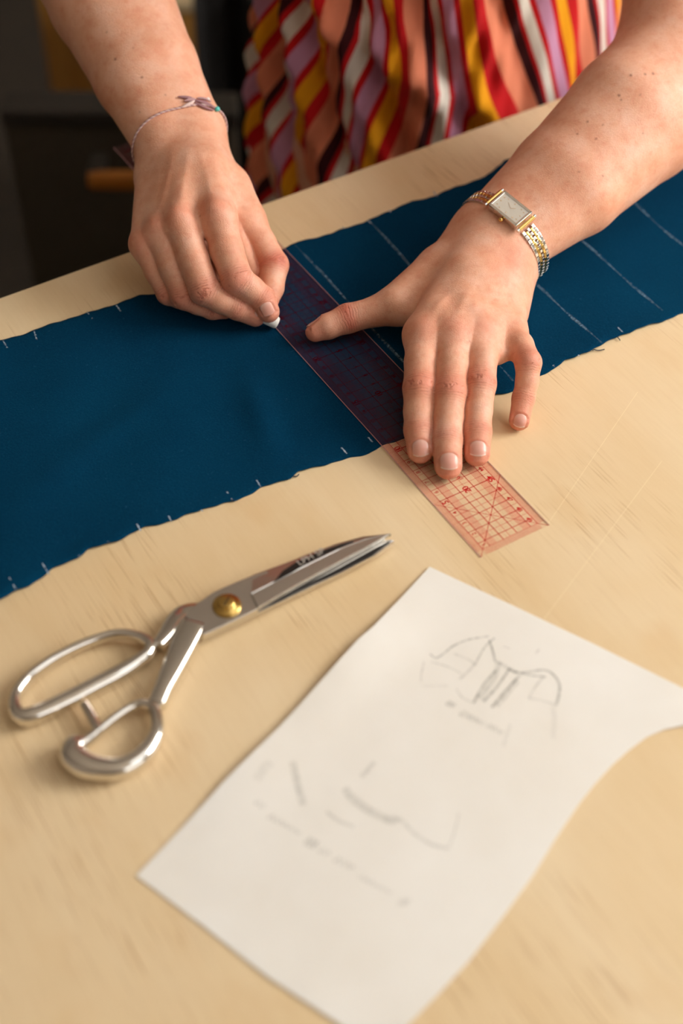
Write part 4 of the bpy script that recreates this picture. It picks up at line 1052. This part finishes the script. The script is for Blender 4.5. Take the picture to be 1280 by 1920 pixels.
for sgn in (-1, 1):
    wpart('case_side', bx((0, sgn*0.60, 0.32), (2.15, 0.17, 0.10), 0.04), M_silv)
    wpart('case_end', bx((sgn*1.0, 0, 0.32), (0.15, 1.36, 0.10), 0.04), M_silv)
    for (nm, ln, m_, r_) in (('lug_bar', 1.18, M_gold, 0.125), ('lug_cap', 1.50, M_silv, 0.105)):
        bm = bmesh.new(); bmesh.ops.create_cone(bm, cap_ends=True, segments=20, radius1=r_/100, radius2=r_/100, depth=ln/100)
        bmesh.ops.rotate(bm, cent=(0,0,0), matrix=Matrix.Rotation(math.pi/2, 3, 'X'), verts=bm.verts); bmesh.ops.translate(bm, vec=(sgn*1.26/100, 0, 0.13/100), verts=bm.verts)
        wpart(nm, bm, m_, smooth=False)
dial = wpart('dial', bx((0, 0, 0.315), (1.86, 1.04, 0.03)), M_dial)
for k in range(12):
    a = k/12*2*math.pi; x = max(-0.74, min(0.74, 1.0*math.cos(a))); y = max(-0.38, min(0.38, 0.62*math.sin(a)))
    wpart('hour_marker', bx((x, y, 0.336), (0.095, 0.06, 0.015)), M_gold, dial)
for ang, ln in ((0.7, 0.3), (2.6, 0.42)):
    bm = bx((ln/2, 0, 0.345), (ln, 0.03, 0.008)); bmesh.ops.rotate(bm, cent=(0,0,0), matrix=Matrix.Rotation(ang, 3, 'Z'), verts=bm.verts); wpart('watch_hand', bm, M_gold, dial)
wpart('crystal', bx((0, 0, 0.36), (1.86, 1.04, 0.02)), M_crys)
bm = bmesh.new(); bmesh.ops.create_uvsphere(bm, u_segments=16, v_segments=10, radius=0.14/100)
cside = 1 if (CR @ b0)[1] > 0 else -1
bmesh.ops.translate(bm, vec=(0.05/100, cside*0.82/100, 0.12/100), verts=bm.verts); wpart('crown', bm, M_gold, smooth=True)

# bracelet
M_cord = mat('mauve_cord', srgb(178, 138, 138), 0.8); M_cord2 = mat('pale_cord', srgb(214, 186, 178), 0.75)
M_mac = mat('mauve_macrame', srgb(150, 108, 112), 0.8); n = NT(M_mac); n.l.new(n.bump(n.noise(n.coord(), 700, 2), 0.6, 0.0008), n.b.inputs['Normal'])
M_turq = mat('turquoise_bead', srgb(92, 196, 186), 0.3); M_wbead = mat('white_bead', srgb(238, 232, 222), 0.25)
_bp = RA.trace(338, 204); _bg = RA.grad(_bp[None])[0].astype(float); _ax = (R_fu+R_fr)/2-(R_wu+R_wr)/2; _ax /= np.linalg.norm(_ax)
_bn = _ax-0.30*_bg; _bn /= np.linalg.norm(_bn); _bc = (R_wu+R_wr)/2; _bc = _bc+_ax*(((_bp-_bc)@_bn)/(_ax@_bn))
PB, axb, ctb = loop_on(RA, None, 0.06, 400, plane=(_bc, _bn, _bp-_bc))
brace = empty('bracelet', w(ctb)); tag(brace, 'thin mauve knotted cord bracelet with turquoise bead on her wrist', 'bracelet')
QB, LB = resample(PB, 0.06); KB = len(QB)
for ph, m_ in ((0, M_cord), (math.pi, M_cord2)):
    R_ = []
    for i in range(KB):
        t = QB[(i+1) % KB]-QB[i-1]; t /= np.linalg.norm(t); r_ = QB[i]-ctb; r_ -= t*(r_@t); r_ /= np.linalg.norm(r_); b = np.cross(t, r_)
        a = i*2*math.pi/ (KB/round(KB/6.5))+ph; R_.append(QB[i]+r_*0.035*math.cos(a)+b*0.035*math.sin(a)+r_*0.03)
    v, f = sweep(w(np.array(R_)), 0.00052, 0.00052, 7, True, up=axb); mesh('twisted_cord', v, f, m_, brace, True)
def onR(px, py, lift): p = RA.trace(px, py); return p+RA.grad(p[None])[0].astype(float)*lift
def leaf(name, pts, wd, th_, m_, lift):
    P = catmull([onR(*p, lift) for p in pts], 8); g = RA.grad(P[len(P)//2][None])[0].astype(float); k = len(P); tt = np.linspace(0, 1, k)
    wv = np.clip(np.sin(np.pi*tt)**0.6, 0.12, 1)
    v, f = sweep(w(P), wd/100*wv, th_/100*wv, 12, up=g); return mesh(name, v, f, m_, brace, True)
leaf('knot_wing', [(364,190),(378,193),(392,199),(402,206)], 0.16, 0.10, M_mac, 0.12)
leaf('knot_wing', [(362,193),(374,200),(388,206),(400,209)], 0.11, 0.10, M_mac, 0.14)
leaf('knot_wing', [(332,183),(344,184),(356,186),(364,191)], 0.11, 0.09, M_mac, 0.14)
leaf('knot_wing', [(340,204),(350,199),(358,195),(364,190)], 0.13, 0.10, M_cord2, 0.14)
leaf('knot_wing', [(344,192),(352,190),(360,189),(366,189)], 0.12, 0.10, M_cord, 0.18)
leaf('knot_wing', [(367,187),(376,187),(386,190),(394,195)], 0.09, 0.09, M_cord, 0.18)
def bead(name, px, r, m_, lift):
    bm = bmesh.new(); bmesh.ops.create_uvsphere(bm, u_segments=18, v_segments=12, radius=r/100); bmesh.ops.scale(bm, vec=(1, 1, 0.88), verts=bm.verts)
    bmesh.ops.translate(bm, vec=w(onR(*px, lift)), verts=bm.verts); bm_obj(name, bm, m_, brace, True)
bead('bead', (404, 207), 0.20, M_turq, 0.16); bead('bead', (387, 189), 0.13, M_wbead, 0.2)

# chalk stub between thumb, index and middle finger
M_chk = mat('white_chalk', srgb(236, 234, 226), 0.9, spec=0.1); n = NT(M_chk); n.l.new(n.bump(n.noise(n.coord(), 500, 3), 0.5, 0.0006), n.b.inputs['Normal'])
A_, B_ = at(520, 606, 0.56), at(478, 586, 1.35)
P = np.array([A_+(B_-A_)*t for t in (0, 0.03, 0.08, 0.5, 0.97, 1)]); v, f = sweep(w(P), np.array([0.37, 0.41, 0.43, 0.43, 0.40, 0.30])/100, np.array([0.37, 0.41, 0.43, 0.43, 0.40, 0.30])/100, 20)
ck = mesh('tailor_chalk', v, f, M_chk, None, True); tag(ck, 'short white stub of chalk pinched between thumb and fingers', 'chalk')

# ================================================================ things behind the table
M_dk = mat('dark_olive_canvas', srgb(58, 48, 33), 0.85); n = NT(M_dk); n.l.new(n.bump(n.noise(n.coord(), 300, 3), 0.4, 0.001), n.b.inputs['Normal'])
M_dk2 = mat('dark_leather_trim', srgb(38, 31, 23), 0.6)
M_och = mat('ochre_wood', srgb(176, 122, 52), 0.6); n = NT(M_och)
n.l.new(n.ramp(n.noise(n.mapping(n.coord(), (30, 30, 3)), 1, 3), [(0.3, srgb(158, 104, 40)), (0.7, srgb(190, 138, 64))]), n.b.inputs['Base Color'])
M_blk = mat('black_cloth', srgb(22, 18, 15), 0.9)
M_hand = mat('wooden_handle', srgb(178, 108, 26), 0.5)
YAW = math.atan2(-0.523, 0.852)
def cambox(name, px0, px1, pytop, D, depth, m, parent=None, bev=0.004):
    """upright box standing on the floor; its front face turned to the camera, spanning px0..px1 with its top at pytop, D cm away"""
    a, b = atD(px0, pytop, D), atD(px1, pytop, D); zt = (a[2]+b[2])/2; wd = np.linalg.norm((b-a)[:2]); c = (a+b)/2
    nrm = np.array([math.cos(YAW+math.pi/2), math.sin(YAW+math.pi/2)]); c2 = c[:2]+nrm*depth/2; h = zt+TZ*100
    bm = box_bm((c2[0]/100, c2[1]/100, h/200), (wd/100, depth/100, h/100), bev, YAW)
    return bm, c2, wd, h
ch = empty('storage_case', (0.2, 1.2, 0)); tag(ch, 'dark olive upright case with a wooden handle behind the table', 'case')
bm, c2, wd, h = cambox('b', 8, 440, 236, 170, 4, M_dk); ch.location = (c2[0]/100, c2[1]/100, 0); bm_obj('case_body', bm, M_dk, ch)
bm, c2_, wd_, h_ = cambox('b', 2, 446, 230, 169.5, 5, M_dk2); bm.free()
lid = box_bm((c2_[0]/100, c2_[1]/100, h/100+0.008), (wd_/100, 0.05, 0.022), 0.004, YAW); bm_obj('lid', lid, M_dk2, ch)
ha, hb = atD(166, 338, 165), atD(300, 338, 165)
P = np.array([w(ha+(hb-ha)*t) for t in np.linspace(0, 1, 9)]); tt = np.linspace(-1, 1, 9)
v, f = sweep(P, 0.008+0*tt, 0.0115*(1-0.25*tt**4), 14, power=3); hd = mesh('handle', v, f, M_hand, ch, True)
for q in (0.12, 0.88):
    p = w(ha+(hb-ha)*q); bm_obj('handle_bracket', box_bm((p[0]-0.5*math.sin(YAW)*0+0.02*-math.sin(YAW), p[1]+0.025*math.cos(YAW), p[2]), (0.02, 0.05, 0.014), 0.002, YAW), M_dk2, hd)
bm, c2, wd, h = cambox('b', 52, 250, -110, 215, 3, M_och)
bd = bm_obj('wooden_board', bm, M_och); tag(bd, 'ochre wooden board standing on the floor behind the dark case', 'board')
st_ = empty('wooden_crate', (0, 0, 0)); bm, c2, wd, h = cambox('b', 262, 369, 18, 205, 10, M_och)
st_.location = (c2[0]/100, c2[1]/100, 0); bm_obj('crate_body', bm, M_och, st_)
bm_obj('crate_rim', box_bm((c2[0]/100, c2[1]/100, h/100+0.006), (wd/100+0.01, 0.11, 0.014), 0.002, YAW), mat('pale_rim', srgb(196, 172, 132), 0.6), st_)
tag(st_, 'narrow wooden crate with a pale rim beside the black drape', 'crate')
# black garment hanging from a rail stand
a, b = atD(372, 150, 198), atD(600, 150, 198); dirv = (b-a)[:2]/np.linalg.norm((b-a)[:2]); LW = np.linalg.norm((b-a)[:2]); nv = np.array([-dirv[1], dirv[0]])
NXd, NZd = 80, 24; V = []; F = []
for side in (0, 1):
    for j in range(NZd):
        z = -88+j/(NZd-1)*60
        for i in range(NXd):
            s = i/(NXd-1)*LW; off = 1.8*math.sin(s*0.62+0.03*z)+0.9*math.sin(s*1.3+1+0.02*z)
            p = a[:2]+dirv*s+nv*(off+side*0.6); V.append(w((p[0], p[1], z)))
kk = NXd*NZd
for j in range(NZd-1):
    for i in range(NXd-1):
        q = j*NXd+i; F.append((q, q+1, q+NXd+1, q+NXd)); F.append((q+kk, q+NXd+kk, q+NXd+1+kk, q+1+kk))
for i in range(NXd-1): F.append((i, i+kk, i+1+kk, i+1)); q = (NZd-1)*NXd+i; F.append((q, q+1, q+1+kk, q+kk))
for j in range(NZd-1): q = j*NXd; F.append((q, q+NXd, q+NXd+kk, q+kk)); q += NXd-1; F.append((q, q+kk, q+NXd+kk, q+NXd))
dr = empty('black_drape', (*(w((*(a[:2]+dirv*LW/2), 0))[:2]), 0)); tag(dr, 'black cloth hung over a low rail beside the striped dress', 'drape')
mesh('hanging_cloth', V, F, M_blk, dr, True)
e0, e1 = w((*(a[:2]-dirv*4+nv*0.3), -27.4)), w((*(b[:2]+dirv*4+nv*0.3), -27.4)); v, f = sweep([e0, e1], 0.008, 0.008, 12); mesh('rail', v, f, M_dk2, dr, True)
for e in (e0, e1):
    v, f = sweep([np.array([e[0], e[1], 0.0]), e], 0.008, 0.008, 12, up=(1, 0, 0)); mesh('rail_post', v, f, M_dk2, dr, True)
